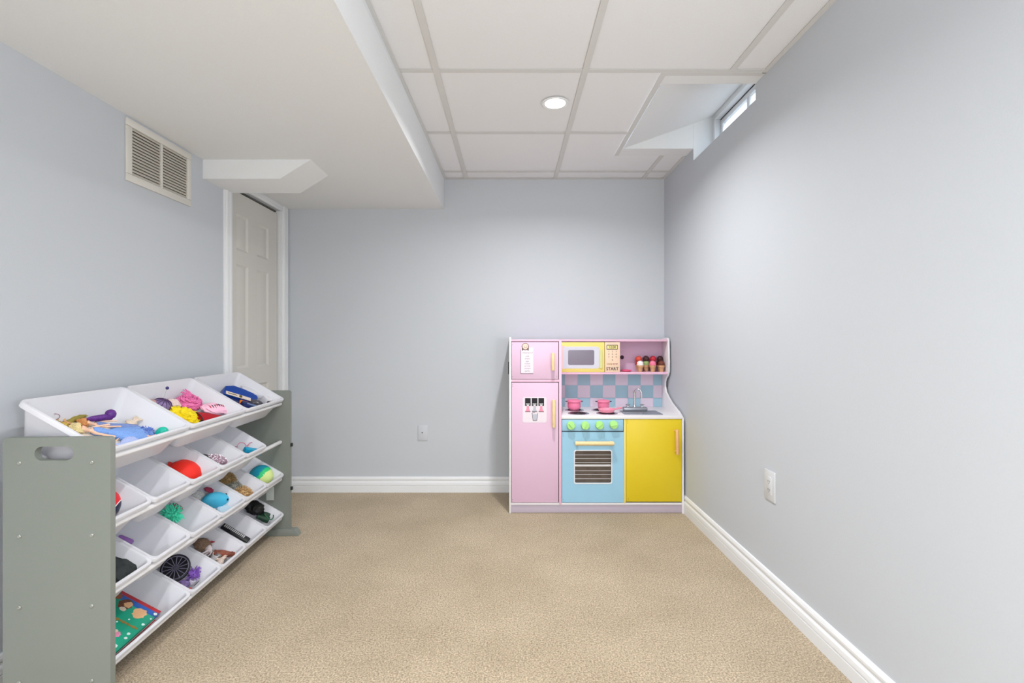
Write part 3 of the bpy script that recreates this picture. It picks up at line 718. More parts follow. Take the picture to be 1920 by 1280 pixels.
for z_ in (0.484, 0.250):
    MB().box(PV - 0.004, PV + 0.010, LEN + 0.002, LEN + 0.016, z_ - 0.009, z_ + 0.009, 0.002).build('corner_clip', m_black, org, local=True)
MB().box(0.165, 0.205, LEN - 0.0012, LEN - 0.0001, 0.190, 0.262).build('sticker', mat('label_pale', (200, 206, 200), 0.5), org, local=True)

# ---- bins
BETA = math.radians(31.0); BD = 0.122; BL = 0.286
FRONTZ = [0.732, 0.525, 0.328, 0.115]
def bin_matrix(row, u0, u1):
    a = Vector((math.cos(BETA), 0, -math.sin(BETA))); nup = Vector((math.sin(BETA), 0, math.cos(BETA)))
    rim_front = Vector((0.265, (u0 + u1) / 2, FRONTZ[row]))
    c = rim_front - a * (BL / 2) - nup * BD
    return MS @ Matrix.Translation(c) @ Matrix.Rotation(BETA, 4, 'Y')
def bin_mesh(wd):
    hx, hy = BL / 2, wd / 2
    ix, iy = 0.036, 0.026
    def lp(o_x, o_y, r, z):
        of = o_x - max(0.0, o_x - 0.012) * 0.55          # the front wall is steeper than the back one
        return [(p[0], p[1], z) for p in rrect(-hx + o_x, hx - of, -hy + o_y, hy - o_y, r, 5)]
    L = 0.011
    loops = [
        lp(0.003, 0.003, 0.020, BD - 0.014), lp(0.0, 0.0, 0.022, BD - 0.014), lp(0.0, 0.0, 0.022, BD - 0.003), lp(0.0015, 0.0015, 0.021, BD), lp(L - 0.0015, L - 0.0015, 0.018, BD), lp(L, L, 0.018, BD - 0.0015),
        lp(L + ix * 0.93, L + iy * 0.93, 0.022, 0.010), lp(L + ix + 0.006, L + iy + 0.006, 0.020, 0.0022)]
    inner_floor = len(loops)
    mb = MB()
    outer = [lp(0.003, 0.003, 0.020, BD - 0.014), lp(L - 0.003, L - 0.003, 0.019, BD - 0.006), lp(L - 0.0025 + ix * 0.93, L - 0.0025 + iy * 0.93, 0.024, 0.008), lp(L + ix + 0.004, L + iy + 0.004, 0.02, 0.0)]
    seq = list(reversed(outer)) + loops[1:]
    mb.loft(seq)
    bmesh.ops.remove_doubles(mb.bm, verts=mb.bm.verts, dist=1e-6)
    me = bpy.data.meshes.new('bin'); mb.bm.to_mesh(me); mb.bm.free()
    for p in me.polygons: p.use_smooth = True
    me.set_sharp_from_angle(angle=math.radians(38)); me.materials.append(m_bin)
    return me
U0 = PT; SL = (LEN - PT) / 6
small, large = bin_mesh(SL - 0.002), bin_mesh(2 * SL - 0.002)
BN = {}; SMALL = set()
def put_bin(row, s0, s1, label):
    M = bin_matrix(row, U0 + s0 * SL, U0 + s1 * SL)
    o = bpy.data.objects.new('storage_bin', large if s1 - s0 == 2 else small); COL.objects.link(o); o.matrix_world = M
    tag(o, label, 'bin', 'white bins of the toy organiser'); BN[(row, s0)] = M
    if s1 - s0 == 1: SMALL.add((row, s0))
    return o
put_bin(0, 0, 2, 'large white bin full of dolls, nearest on the top tier')
put_bin(0, 2, 4, 'large white bin with yellow and pink toys, middle of the top tier')
put_bin(0, 4, 6, 'large white bin with a blue toy, far end of the top tier')
put_bin(1, 0, 1, 'small white bin with a red and navy ball, second tier beside the near panel')
put_bin(1, 1, 2, 'empty small white bin on the second tier')
put_bin(1, 2, 3, 'small white bin holding a red hat')
put_bin(1, 3, 4, 'small white bin holding a silver beaded purse')
put_bin(1, 4, 5, 'small white bin with pink glasses, farthest on the second tier')
put_bin(2, 0, 1, 'small white bin with a black and teal toy, third tier beside the near panel')
put_bin(2, 1, 2, 'small white bin with only a purple stick inside')
put_bin(2, 2, 3, 'small white bin holding a teal pompom')
put_bin(2, 3, 4, 'small white bin holding a cyan toy fish')
put_bin(2, 4, 5, 'small white bin holding tan furry toys')
put_bin(2, 5, 6, 'small white bin holding a green and teal ball')
put_bin(3, 0, 2, 'large white bin holding picture books on the bottom tier')
put_bin(3, 2, 3, 'small white bin holding a black wheel')
put_bin(3, 3, 4, 'small white bin holding brown and white animal figures')
put_bin(3, 4, 5, 'small white bin with a black toothed strip')
put_bin(3, 5, 6, 'small white bin with dark green toys, farthest on the bottom tier')

def at(b, px, py, h, m=0.018):
    """point in bin b's own frame seen towards (px, py), at height h above its floor, or higher where the far side wall comes first"""
    Mi = BN[b].inverted(); o = Mi @ Vector((0, 0, CAMZ)); d = (Mi.to_3x3() @ Vector(((px - CX) / F, 1, -(py - CY) / F)))
    hy = (SL if b in SMALL else 2 * SL) / 2
    z = h
    for k in range(60):
        q = o + d * ((z - o.z) / d.z)
        if q.y <= hy - 0.011 - 0.026 * (1 - z / BD) - m and abs(q.x) < BL / 2 - 0.011 - 0.036 * (1 - z / BD) - 0.006: break
        z += 0.002
    return q
def L(b, x, y, z, rz=0, rx=0, ry=0, s=1.0):
    return BN[b] @ Matrix.Translation((x, y, z)) @ Matrix.Rotation(rz, 4, 'Z') @ Matrix.Rotation(ry, 4, 'Y') @ Matrix.Rotation(rx, 4, 'X') @ Matrix.Diagonal((s, s, s, 1))
def SC(b, q, s):
    return BN[b] @ Matrix.Translation(q) @ Matrix.Diagonal((s, s, s, 1)) @ Matrix.Translation(-q)
FL = 0.0025
def single(name, label, cat, M, mb, m, group=None):
    o = mb.build(name, m); o.matrix_world = M; register(o, M)
    return tag(o, label, cat, group)

# ---- dolls
m_skin = mat('doll_skin', (240, 196, 168), 0.45, var=0.02)
m_skin2 = mat('doll_skin_tan', (206, 156, 112), 0.45, var=0.02)
def doll(label, b, head, feet, h, skin, hairm, dressm, length=0.24, armL=(0.06, 0.05, 0.0), armR=(0.06, -0.05, 0.0), hair_len=0.05, skirt=0.05, tuft=40, legs=True, face=True, bun=0, split=0.012):
    p0 = at(b, *head, h); p1 = at(b, *feet, h); ang = math.atan2(p1.y - p0.y, p1.x - p0.x)
    M = L(b, p0.x, p0.y, h, ang)
    t = thing('doll', label, 'doll', M, None)
    s = length / 0.28
    V = [(0, 0, 0), (0.004, 0, 0), (0.017, 0, -0.002), (0.030, 0, -0.003), (0.043, 0, -0.003), (0.066, 0, -0.003), (0.086, 0, -0.003), (0.104, 0, -0.003)]
    R = [0.0125, 0.0155, 0.011, 0.0042, 0.010, 0.0125, 0.0085, 0.0125]
    E = [(0, 1), (1, 2), (2, 3), (3, 4), (4, 5), (5, 6), (6, 7)]
    def add(p, r, parent): V.append(p); R.append(r); E.append((parent, len(V) - 1)); return len(V) - 1
    for sg, arm in ((1, armL), (-1, armR)):
        sh = add((0.042, sg * 0.017, -0.002), 0.0055, 4)
        el = add((0.042 + arm[0] * 0.5, sg * 0.020 + arm[1] * 0.45, arm[2] * 0.4), 0.0042, sh)
        hd = add((0.042 + arm[0], sg * 0.016 + arm[1], arm[2]), 0.0035, el)
        add((0.042 + arm[0] * 1.16, sg * 0.016 + arm[1] * 1.12, arm[2] * 1.1), 0.0042, hd)
        hp = add((0.112, sg * 0.009, -0.003), 0.010, 7)
        kn = add((0.175, sg * split, -0.004), 0.0070, hp)
        an = add((0.242, sg * split, -0.007), 0.0042, kn)
        add((0.256, sg * split, 0.004), 0.0040, an)
    me = bpy.data.meshes.new('body'); me.from_pydata([tuple(Vector(v) * s) for v in V], E, [])
    o = bpy.data.objects.new('doll_body', me); COL.objects.link(o)
    bm = bmesh.new(); bm.from_mesh(me); lay = bm.verts.layers.skin.verify()
    bm.verts.ensure_lookup_table()
    for i, v in enumerate(bm.verts):
        v[lay].radius = (R[i] * s, R[i] * s); v[lay].use_root = (i == 7)
    bm.to_mesh(me); bm.free()
    o.modifiers.new('s', 'SKIN'); md = o.modifiers.new('u', 'SUBSURF'); md.levels = 1
    dg = bpy.context.evaluated_depsgraph_get(); dg.update()
    nm = bpy.data.meshes.new_from_object(o.evaluated_get(dg)); nm.name = 'doll_body'
    o.modifiers.clear(); o.data = nm; nm.materials.clear(); nm.materials.append(skin)
    for p in nm.polygons: p.use_smooth = True
    o.parent = t; register(o, M)
    rnd = random.Random(len(label))
    # hair: cap and strands
    mb = MB(); mb.ball((-0.004 * s, 0, 0.001), 0.0195 * s, (0.95, 1.0, 1.0), 3, dis=0.1)
    for v in mb.bm.verts:
        if v.co.z > 0.004 * s and v.co.x > -0.004 * s: v.co.z = 0.004 * s + (v.co.z - 0.004 * s) * 0.1
    for k in range(tuft):
        a = rnd.uniform(-1.3, 1.3) + PI; q = Vector((math.cos(a) * 0.014, math.sin(a) * 0.016, rnd.uniform(-0.008, 0.006))) * s
        d1 = Vector((math.cos(a), math.sin(a), rnd.uniform(-0.1, 0.1)))
        e = q + Vector((rnd.uniform(-0.2, 1.0) * hair_len, (1 if q.y > 0 else -1) * rnd.uniform(0.2, 0.5) * hair_len, -0.004))
        mb.tube([q, q + d1 * 0.010, (q + e) / 2 + d1 * 0.010 + Vector((0, 0, 0.004)), e], [0.0028, 0.0032, 0.0026, 0.0008], 5)
    if bun: mb.ball((-0.018 * s, 0.004, 0.004), bun, (1, 1, 0.9), 2, dis=0.15)
    mb.build('hair', hairm, t, local=True)
    # dress: bodice and flared skirt
    mb = MB(); loops = []
    for (x, ry_, rz_) in ((0.040, 0.0150, 0.0115), (0.050, 0.0170, 0.0150), (0.066, 0.0150, 0.0150), (0.086, 0.0115, 0.0110), (0.098, 0.018, 0.014), (0.125, 0.020 + skirt * 0.35, 0.016), (0.165, 0.020 + skirt * 0.75, 0.018), (0.205, 0.020 + skirt, 0.018)):
        loops.append([(x * s, ry_ * s * math.cos(2 * PI * j / 28) * (1 + (0.10 * math.sin(j * 3.1 + x * 60) if x > 0.1 else 0)), (rz_ * s * math.sin(2 * PI * j / 28) - 0.003) * (1 + (0.16 * math.cos(j * 2.3) if x > 0.1 else 0))) for j in range(28)])
    mb.loft(loops); mb.build('dress', dressm, t, local=True)
    if face:
        mb = MB()
        for sg in (-1, 1): mb.ball((-0.001 * s, sg * 0.0055 * s, 0.0150 * s), 0.0018 * s, sub=2)
        mb.build('eyes', m_ink, t, local=True)
        mb = MB(); mb.ball((0.0075 * s, 0, 0.0140 * s), 0.0022 * s, (0.5, 1.3, 0.6), 2); mb.build('lips', mat('lip_red', (200, 70, 80), 0.4), t, local=True)
    return t
A = (0, 0)
m_blonde = mat('hair_blonde', (226, 206, 150), 0.55, bump=0.5, scale=500, var=0.25)
m_gold = mat('hair_golden', (190, 160, 70), 0.55, bump=0.5, scale=500, var=0.25)
m_orange = mat('hair_ginger', (206, 140, 80), 0.55, bump=0.5, scale=500, var=0.2)
m_purp = mat('hair_purple', (88, 42, 130), 0.5, bump=0.5, scale=400, var=0.25)
def fabric(n_, c_, v_=0.15, sc_=250): return mat(n_, c_, 0.8, bump=0.5, scale=sc_, var=v_)
doll('doll lying face up with round blonde hair and a pale blue skirt', A, (149, 803), (300, 820), 0.066, m_skin, m_blonde, fabric('dress_blue', (120, 158, 220)), 0.25, (0.05, 0.02, 0.008), (0.05, -0.02, 0.004), 0.02, 0.042, 34)
doll('tan doll with golden hair and one arm raised at the left of the bin', A, (121, 797), (150, 768), 0.045, m_skin2, m_gold, fabric('dress_olive', (150, 136, 60)), 0.17, (0.05, 0.03, 0.02), (0.04, -0.03, 0.0), 0.035, 0.012, 50)
doll('doll in a grey-blue dress with ginger hair lying in the middle of the bin', A, (160, 792), (250, 803), 0.052, m_skin, m_orange, fabric('dress_slate', (118, 138, 190)), 0.21, (0.07, 0.01, 0.012), (0.07, -0.012, 0.016), 0.015, 0.010, 26, split=0.006)
doll('doll with lilac white sleeves, its pink face cut off by the near panel', A, (207, 838), (262, 822), 0.070, m_skin, fabric('hair_lilac', (196, 200, 236)), fabric('dress_lilac', (176, 190, 236)), 0.15, (0.05, 0.02, 0.01), (0.05, -0.02, 0.01), 0.012, 0.03, 20)
# purple cape with a round hood end
p0, p1 = at(A, 157, 786, 0.062), at(A, 207, 781, 0.066)
mb = MB(); mb.tube([p0, p0.lerp(p1, 0.3) + Vector((0.004, 0, 0.002)), p0.lerp(p1, 0.7), p1], [0.002, 0.010, 0.011, 0.012], 12)
mb.ball(p1 + Vector((-0.004, 0, 0.008)), 0.0165, (1, 1, 0.95), 3, dis=0.12, ds=50)
single('toy_cape', 'purple shiny doll cape with a rounded hood', 'doll clothes', BN[A], mb, mat('cape_purple', (92, 40, 128), 0.35, bump=0.6, scale=120, var=0.2))
# pale glove-like hand toy and tulle
mb = MB(); q = at(A, 246, 792, 0.055); mb.ball(q, 0.014, (1, 1.2, 0.5), 3, dis=0.2, ds=40)
for k in range(4): mb.tube([q + Vector((0, 0.01, 0)), q + Vector((-0.012 + 0.005 * k, 0.024, 0.006)), q + Vector((-0.016 + 0.008 * k, 0.034, 0.008))], [0.004, 0.0034, 0.0022], 7)
single('toy_mitten', 'pale beige crumpled doll glove right of the purple cape', 'doll clothes', SC(A, q, 1.15), mb, fabric('glove_beige', (214, 196, 176)))
q = at(A, 268, 812, 0.050)
mb = MB()
rnd = random.Random(3)
for i in range(130):
    a, r_ = rnd.uniform(0, 2 * PI), rnd.uniform(0, 1) ** 0.6
    c = q + Vector((math.cos(a) * r_ * 0.045, math.sin(a) * r_ * 0.050 + 0.006, (1 - r_) * 0.02))
    d = Vector((rnd.uniform(-1, 1), rnd.uniform(-1, 1), rnd.uniform(-0.4, 0.8))).normalized() * 0.008
    s_ = Vector((d.y, -d.x, 0.002)) * 0.5
    mb.prism([(0, 0), (1, 0), (0.5, 1)], 0, 0.1, 'z', M=Matrix(((d.x, s_.x, 0, c.x), (d.y, s_.y, 0, c.y), (d.z, s_.z, 0.004, c.z), (0, 0, 0, 1))))
o = single('tulle_skirt', 'fluffy blue speckled tulle spread beside the teal dome', 'doll clothes', BN[A], mb, fabric('tulle_blue', (84, 116, 200), 0.3))
mb = MB(); mb.ball(q + Vector((0, 0, -0.004)), 0.042, (0.95, 1.15, 0.4), 3, dis=0.25, ds=60); x_ = mb.build('tulle_core', fabric('tulle_core', (120, 150, 216), 0.2), o, local=True); 
q = at(A, 303, 812, 0.035)
mb = MB(); mb.lathe([(0.001, -0.02), (0.019, -0.02), (0.020, 0.0), (0.0185, 0.010), (0.014, 0.018), (0.007, 0.023), (0.001, 0.024)], tuple(q), 28)
single('toy_dome', 'smooth teal toy dome in the near corner of the doll bin', 'toy', BN[A], mb, mat('teal_plastic', (20, 186, 160), 0.4))
q = at(A, 97, 784, 0.060); mb = MB()
mb.tube([q + Vector((0.014 * math.cos(a), 0.018 * math.sin(a), 0.006 * math.sin(a) + 0.004)) for a in [2 * PI * k / 28 for k in range(28)]], 0.0009, 6, closed=True)
single('toy_bracelet', 'thin dark red hoop at the left edge of the doll bin', 'hoop', BN[A], mb, mat('hoop_red', (130, 60, 80), 0.4))
mb = MB(); q = at(A, 190, 815, 0.03)
mb.ball(Vector((0.015, -0.01, 0.034)), 0.05, (1.5, 2.5, 0.4), 4, dis=0.35, ds=35)
single('doll_clothes_heap', 'heap of cream and pale doll clothes under the dolls', 'doll clothes', BN[A], mb, fabric('cream_cloth', (222, 214, 200)))

# ---- middle top bin
B = (0, 2)
q = at(B, 303, 760, 0.062)
t = thing('mesh_bag', 'small purple mesh ball with a pin topped by a blue bead', 'toy', L(B, q.x, q.y, q.z, s=1.15))
mb = MB(); mb.ball((0, 0, 0), 0.030, (1, 1.1, 0.75), 3, dis=0.12, ds=40); mb.build('bag', mat('bag_lilac', (132, 112, 158), 0.5, bump=0.8, scale=120, var=0.35), t, local=True)
mb = MB()
for k in range(6):
    a = PI * k / 6; mb.tube([(0.031 * math.cos(a) * math.cos(p_), 0.034 * math.sin(a) * math.cos(p_), 0.024 * math.sin(p_)) for p_ in [PI * j / 12 for j in range(13)]], 0.0012, 5)
mb.build('mesh_cords', mat('cord_plum', (84, 56, 100), 0.5), t, local=True)
mb = MB(); mb.tube([(-0.01, 0.005, 0.02), (-0.024, 0.020, 0.050)], 0.0009, 6); mb.build('pin', m_chrome, t, local=True)
mb = MB(); mb.ball((-0.025, 0.021, 0.053), 0.0058, sub=2); mb.build('pin_bead', mat('bead_blue', (60, 60, 130), 0.3), t, local=True)
q = at(B, 285, 757, 0.062); mb = MB(); mb.ball(q, 0.020, (1, 1.1, 0.7), 3, dis=0.25, ds=40)
single('soft_toy_scrap', 'rosy brown crumpled toy left of the purple mesh ball', 'toy', SC(B, q, 1.2), mb, fabric('rosy', (190, 150, 146)))
q = at(B, 323, 758, 0.055); mb = MB(); mb.ball(q, 0.024, (1, 1.2, 0.8), 3, dis=0.25, ds=40)
single('soft_toy', 'cream pink soft toy between purple mesh and pink yarn', 'soft toy', SC(B, q, 1.2), mb, fabric('creampink', (230, 206, 200)))
q = at(B, 353, 758, 0.055)
mb = MB(); mb.ball(q, 0.034, (1.0, 1.35, 0.75), 3, dis=0.2, ds=40)
rnd = random.Random(5)
for i in range(110):
    a = rnd.uniform(0, 2 * PI); ph = rnd.uniform(0.1, 1.4); r0 = 0.036
    pts = []
    for k in range(5):
        aa = a + k * 0.22; pts.append(q + Vector((r0 * math.cos(aa) * math.cos(ph), 1.35 * r0 * math.sin(aa) * math.cos(ph), 0.8 * r0 * math.sin(ph) + 0.002)) + Vector((rnd.uniform(-1, 1), rnd.uniform(-1, 1), rnd.uniform(-1, 1))) * 0.003)
    mb.tube(pts, [0.0012, 0.0022, 0.0024, 0.0020, 0.0008], 5)
for i in range(14):
    e = Vector((-0.030 - rnd.uniform(0, 0.02), rnd.uniform(-0.01, 0.03), 0.022 + rnd.uniform(0, 0.014))); mb.tube([q + Vector((0, rnd.uniform(-0.03, 0.03), 0.02)), q + e * 0.6 + Vector((0, 0, 0.012)), q + e], [0.003, 0.0025, 0.001], 5)
single('doll_wig', 'tangled bright pink yarn doll hair', 'doll hair', SC(B, q, 1.25), mb, mat('yarn_pink', (238, 120, 176), 0.6, bump=0.4, scale=300, var=0.25))
q = at(B, 343, 781, 0.055)
m_yc = mat('yellow_cloth', (240, 214, 20), 0.7, bump=0.6, scale=90, var=0.12)
t = thing('yellow_plush', 'crumpled bright yellow cloth costume with ruffled edges', 'costume', L(B, q.x, q.y, q.z, s=1.3))
mb = MB(); mb.ball((0, 0.004, 0), 0.040, (1.05, 1.15, 0.55), 4, dis=0.38, ds=45, seed=2); mb.ball((0.006, -0.052, 0.0), 0.026, (1.0, 1.5, 0.55), 3, dis=0.35, ds=50, seed=4); mb.ball((0.046, 0.030, -0.004), 0.022, (0.9, 1.7, 0.6), 3, dis=0.4, ds=60, seed=6)
mb.build('body', m_yc, t, local=True)
mb = MB()
for k in range(22):
    a = -1.9 + k * 0.17; mb.ball((0.050 * math.cos(a), 0.060 * math.sin(a) + 0.012, -0.002), 0.010, (1, 1, 0.5), 2, dis=0.4, ds=80, seed=k)
mb.build('ruffle', m_yc, t, local=True)
p0, p1 = at(B, 370, 783, 0.066), at(B, 434, 776, 0.066)
d = p1 - p0; ang = math.atan2(d.y, d.x)
t = thing('cone_hat', 'dark red felt cone hat lying on its side', 'hat', L(B, p0.x, p0.y, p0.z, ang))
mb = MB(); n_ = 24; ln = d.length
mb.loft([[(x, r_ * math.cos(2 * PI * j / n_) * 1.2, r_ * 0.55 * math.sin(2 * PI * j / n_)) for j in range(n_)] for x, r_ in ((0, 0.030), (0.01, 0.031), (ln * 0.4, 0.024), (ln * 0.8, 0.010), (ln, 0.002))])
mb.build('cone', mat('felt_red', (176, 8, 30), 0.8, var=0.08), t, local=True)
mb = MB(); mb.tube([(-0.002, 0.036 * math.cos(a), 0.0165 * math.sin(a)) for a in [2 * PI * k / 28 for k in range(28)]], 0.0022, 6, closed=True); mb.build('brim_edge', m_black, t, local=True)
q = at(B, 405, 766, 0.052)
t = thing('printed_bib', 'pale pink cloth with a row of black and red strokes', 'cloth', L(B, q.x, q.y, q.z, 1.35, s=1.25))
mb = MB(); mb.ball((0, 0, 0), 0.030, (2.0, 1.05, 0.5), 4, dis=0.16, ds=30, seed=3); mb.build('cloth', fabric('cloth_palepink', (244, 192, 214), 0.08), t, local=True)
for k in range(8):
    mb = MB(); x_ = -0.040 + k * 0.010
    z_ = 0.015 * math.sqrt(max(0.05, 1 - (x_ / 0.06) ** 2)) + 0.001
    mb.tube([(x_, -0.014, z_ - 0.004), (x_ + 0.002, -0.002, z_), (x_ - 0.001, 0.010, z_ - 0.002)], [0.0008, 0.0018, 0.0008], 6); mb.build('stroke', m_ink if k % 3 else mat('stroke_red', (190, 40, 60), 0.5), t, local=True)
q = at(B, 383, 789, 0.068); mb = MB(); mb.ball(q, 0.006, (1, 1, 1), 2); mb.ball(q + Vector((0.0, -0.012, -0.002)), 0.010, (1, 1.6, 0.6), 2)
single('bead_clip', 'tiny black clip with a pale bead below the red hat', 'hair clip', BN[B], mb, mat('clip_dark', (40, 34, 40), 0.4))
mb = MB(); mb.ball(Vector((0.0, 0.01, 0.030)), 0.040, (1.6, 3.0, 0.5), 4, dis=0.3, ds=30, seed=9)
single('toy_pile_cloth', 'pale pink cloth lining the bottom of the middle top bin', 'cloth', BN[B], mb, fabric('cloth_lining', (232, 206, 216), 0.08))

# ---- far top bin
C = (0, 4)
p0, p1 = at(C, 417, 733, 0.062), at(C, 474, 750, 0.062); d = p1 - p0; ang = math.atan2(d.y, d.x); ln = d.length
t = thing('toy_blaster', 'blue chunky plastic toy with a white printed label and orange tip', 'toy', L(C, (p0.x + p1.x) / 2, (p0.y + p1.y) / 2, 0.060, ang, 0.45, 0, 1.12))
m_tb = mat('toy_blue', (10, 62, 150), 0.35)
mb = MB(); out = [(-ln * 0.50, -0.030), (-ln * 0.42, 0.020), (-ln * 0.20, 0.036), (ln * 0.10, 0.034), (ln * 0.40, 0.026), (ln * 0.52, 0.010), (ln * 0.52, -0.018), (ln * 0.20, -0.030)]
mb.prism(out, -0.030, 0.022, 'z', bev=0.006); mb.ball((ln * 0.46, 0.012, 0.006), 0.016, sub=3); mb.build('shell', m_tb, t, local=True)
MB().box(-ln * 0.46, ln * 0.32, -0.050, -0.026, -0.010, 0.014, 0.003).build('stock', mat('toy_navy', (8, 34, 92), 0.4), t, local=True)
MB().box(-ln * 0.42, ln * 0.30, -0.030, -0.012, 0.0225, 0.0245, 0.0008).build('paper_label', mat('paper_cream', (222, 208, 190), 0.6, var=0.1, scale=120), t, local=True)
mb = MB(); mb.box(-ln * 0.36, -ln * 0.10, -0.023, -0.019, 0.0245, 0.0250); mb.cyl((ln * 0.0, -0.021, 0.0243), (ln * 0.0, -0.021, 0.0256), 0.007, n=16); mb.build('label_print', mat('print_olive', (90, 76, 30), 0.6), t, local=True)
MB().box(ln * 0.0, ln * 0.28, -0.062, -0.034, 0.002, 0.022, 0.005).build('orange_tip', mat('toy_orange', (240, 130, 20), 0.4), t, local=True)
q = at(C, 466, 763, 0.062)
t = thing('toy_phone', 'navy toy box with a pale slot in front of the blue toy', 'toy', L(C, q.x, q.y, q.z, ang, s=1.2))
MB().box(-0.030, 0.034, -0.022, 0.022, -0.014, 0.014, 0.005).build('case', mat('toy_navy', (8, 34, 92), 0.4), t, local=True)
MB().box(-0.014, 0.030, -0.006, 0.002, 0.0135, 0.0152, 0.0008).build('slot', mat('slot_grey', (130, 150, 190), 0.3), t, local=True)
q = at(C, 481, 757, 0.062)
t = thing('toy_goggles', 'black and smoky grey toy goggles in the far top bin', 'goggles', L(C, q.x, q.y, q.z, ang, s=1.15))
mb = MB(); mb.ball((0, 0, 0), 0.026, (1.2, 0.9, 0.7), 3, dis=0.15, ds=30); mb.build('lens', mat('smoke_lens', (76, 74, 82), 0.2), t, local=True)
mb = MB(); mb.box(-0.02, 0.045, -0.030, -0.016, -0.012, 0.008, 0.004); mb.build('strap', m_black, t, local=True)
q = at(C, 497, 753, 0.070)
t = thing('clear_case', 'small white-rimmed case with brown window, right of the goggles', 'case', L(C, q.x, q.y, q.z, ang + 0.3, s=1.2))
mb = MB(); mb.box(-0.012, 0.020, -0.020, 0.020, -0.022, 0.022, 0.006); mb.build('case', mat('case_white', (226, 224, 228), 0.3), t, local=True)
MB().box(0.0195, 0.0212, -0.013, 0.013, -0.015, 0.015, 0.0006).build('case_window', mat('window_brown', (120, 104, 104), 0.3), t, local=True)
MB().box(-0.008, 0.016, -0.0212, -0.0195, -0.014, 0.014, 0.0006).build('case_window', mat('window_dark', (60, 40, 44), 0.3), t, local=True)
q = at(C, 470, 735, 0.045)
single('clear_tray', 'thin translucent white tray behind the blue toy', 'tray', L(C, q.x, q.y, q.z, ang), MB().box(-0.05, 0.06, -0.03, 0.03, -0.012, 0.012, 0.004), m_bin)

# ---- second tier
b = (1, 0); q = at(b, 196, 945, 0.060); r_ = 0.050
t = thing('panelled_ball', 'red and navy ball with white seams, half hidden by the near panel', 'ball', L(b, q.x - 0.006, q.y, r_ + FL, 0.3, 0.2))
mb = MB(); mb.ball((0, 0, 0), r_, sub=4); bl = mb.build('ball', mat('ball_red', (222, 30, 40), 0.4), t, local=True)
bl.data.materials.append(mat('ball_navy', (30, 36, 70), 0.4))
for p in bl.data.polygons:
    c = p.center.normalized()
    if c.y > 0.72 or c.x > 0.76 or c.z < -0.5: p.material_index = 1
mb = MB()
for ax, off in (((0, 1, 0), 0.72), ((1, 0, 0), 0.76)):
    ax = Vector(ax); a1 = ax.orthogonal().normalized(); a2 = ax.cross(a1); rr = math.sqrt(1 - off * off) * r_
    mb.tube([ax * off * r_ + (a1 * math.cos(k * PI / 20) + a2 * math.sin(k * PI / 20)) * rr * 1.005 for k in range(40)], 0.0014, 6, closed=True)
mb.build('seam', m_kw, t, local=True)
b = (1, 2); q = at(b, 348, 884, 0.040)
t = thing('red_hat', 'bright red rounded hat with a small brim', 'hat', L(b, q.x, q.y, FL + 0.022, 0.5, s=0.90))
m_red = mat('hat_red', (238, 42, 26), 0.65, var=0.04)
mb = MB(); mb.lathe([(0.072, 0.0), (0.075, 0.006), (0.074, 0.024), (0.066, 0.048), (0.048, 0.068), (0.022, 0.079), (0.001, 0.081)], n=36, sc=(0.95, 0.98)); mb.build('crown', m_red, t, local=True)
mb = MB(); mb.loft([[(-0.040 - 0.035 * k, (0.056 - 0.012 * k) * math.cos(2 * PI * j / 20), 0.030 + 0.006 * k + 0.004 * math.sin(2 * PI * j / 20)) for j in range(20)] for k in (0, 0.6, 1.0)]); mb.build('brim', m_red, t, local=True)
b = (1, 3); q = at(b, 407, 862, 0.050)
t = thing('beaded_purse', 'silver beaded purse with a dark clasp', 'purse', L(b, q.x, q.y, q.z, 0.9, s=1.1))
mb = MB(); rnd = random.Random(8)
mb.ball((0, 0, 0), 0.030, (1.5, 0.95, 0.6), 3)
mb.build('pouch', mat('purse_mauve', (150, 120, 134), 0.4), t, local=True)
mb = MB()
for i in range(260):
    u = rnd.uniform(-1, 1); a = rnd.uniform(0, 2 * PI); s_ = math.sqrt(1 - u * u); v = Vector((s_ * math.cos(a) * 0.045, s_ * math.sin(a) * 0.0285, u * 0.018))
    if v.z > -0.008: mb.ball(v, 0.0022, sub=1)
o = mb.build('beads', mat('bead_silver', (214, 206, 212), 0.2, metal=0.3, var=0.3, scale=300), t, local=True); o['kind'] = 'stuff'
MB().box(-0.068, -0.040, -0.014, 0.014, -0.010, 0.012, 0.003).build('clasp', mat('clasp_dark', (50, 44, 60), 0.4), t, local=True)
b = (1, 4)
q = at(b, 463, 838, 0.060, 0.03)
t = thing('toy_glasses', 'thin pink wire toy glasses standing above a cyan case', 'glasses', L(b, q.x, q.y, q.z, 1.2, 0.9, 0, 1.2))
mb = MB()
for s_ in (-1, 1): mb.tube([(s_ * 0.027 + 0.023 * math.cos(a), 0.019 * math.sin(a), 0) for a in [2 * PI * k / 24 for k in range(24)]], 0.0014, 6, closed=True)
mb.tube([(-0.005, 0.004, 0), (0, 0.007, 0.002), (0.005, 0.004, 0)], 0.0013, 6)
mb.build('frame', mat('glasses_pink', (206, 110, 140), 0.35), t, local=True)
for s_ in (-1, 1):
    mb = MB(); mb.tube([(s_ * 0.050, 0.004, 0), (s_ * 0.052, 0.000, -0.030), (s_ * 0.046, -0.006, -0.062)], 0.0013, 6); mb.build('temple', mat('glasses_plum', (110, 60, 80), 0.35), t, local=True)
q = at(b, 473, 846, 0.060)
single('pencil_case', 'small cyan flat case in the glasses bin', 'case', L(b, q.x, q.y, q.z, 0.9), MB().box(-0.042, 0.042, -0.014, 0.014, -0.010, 0.014, 0.004), mat('case_cyan', (20, 160, 200), 0.4))

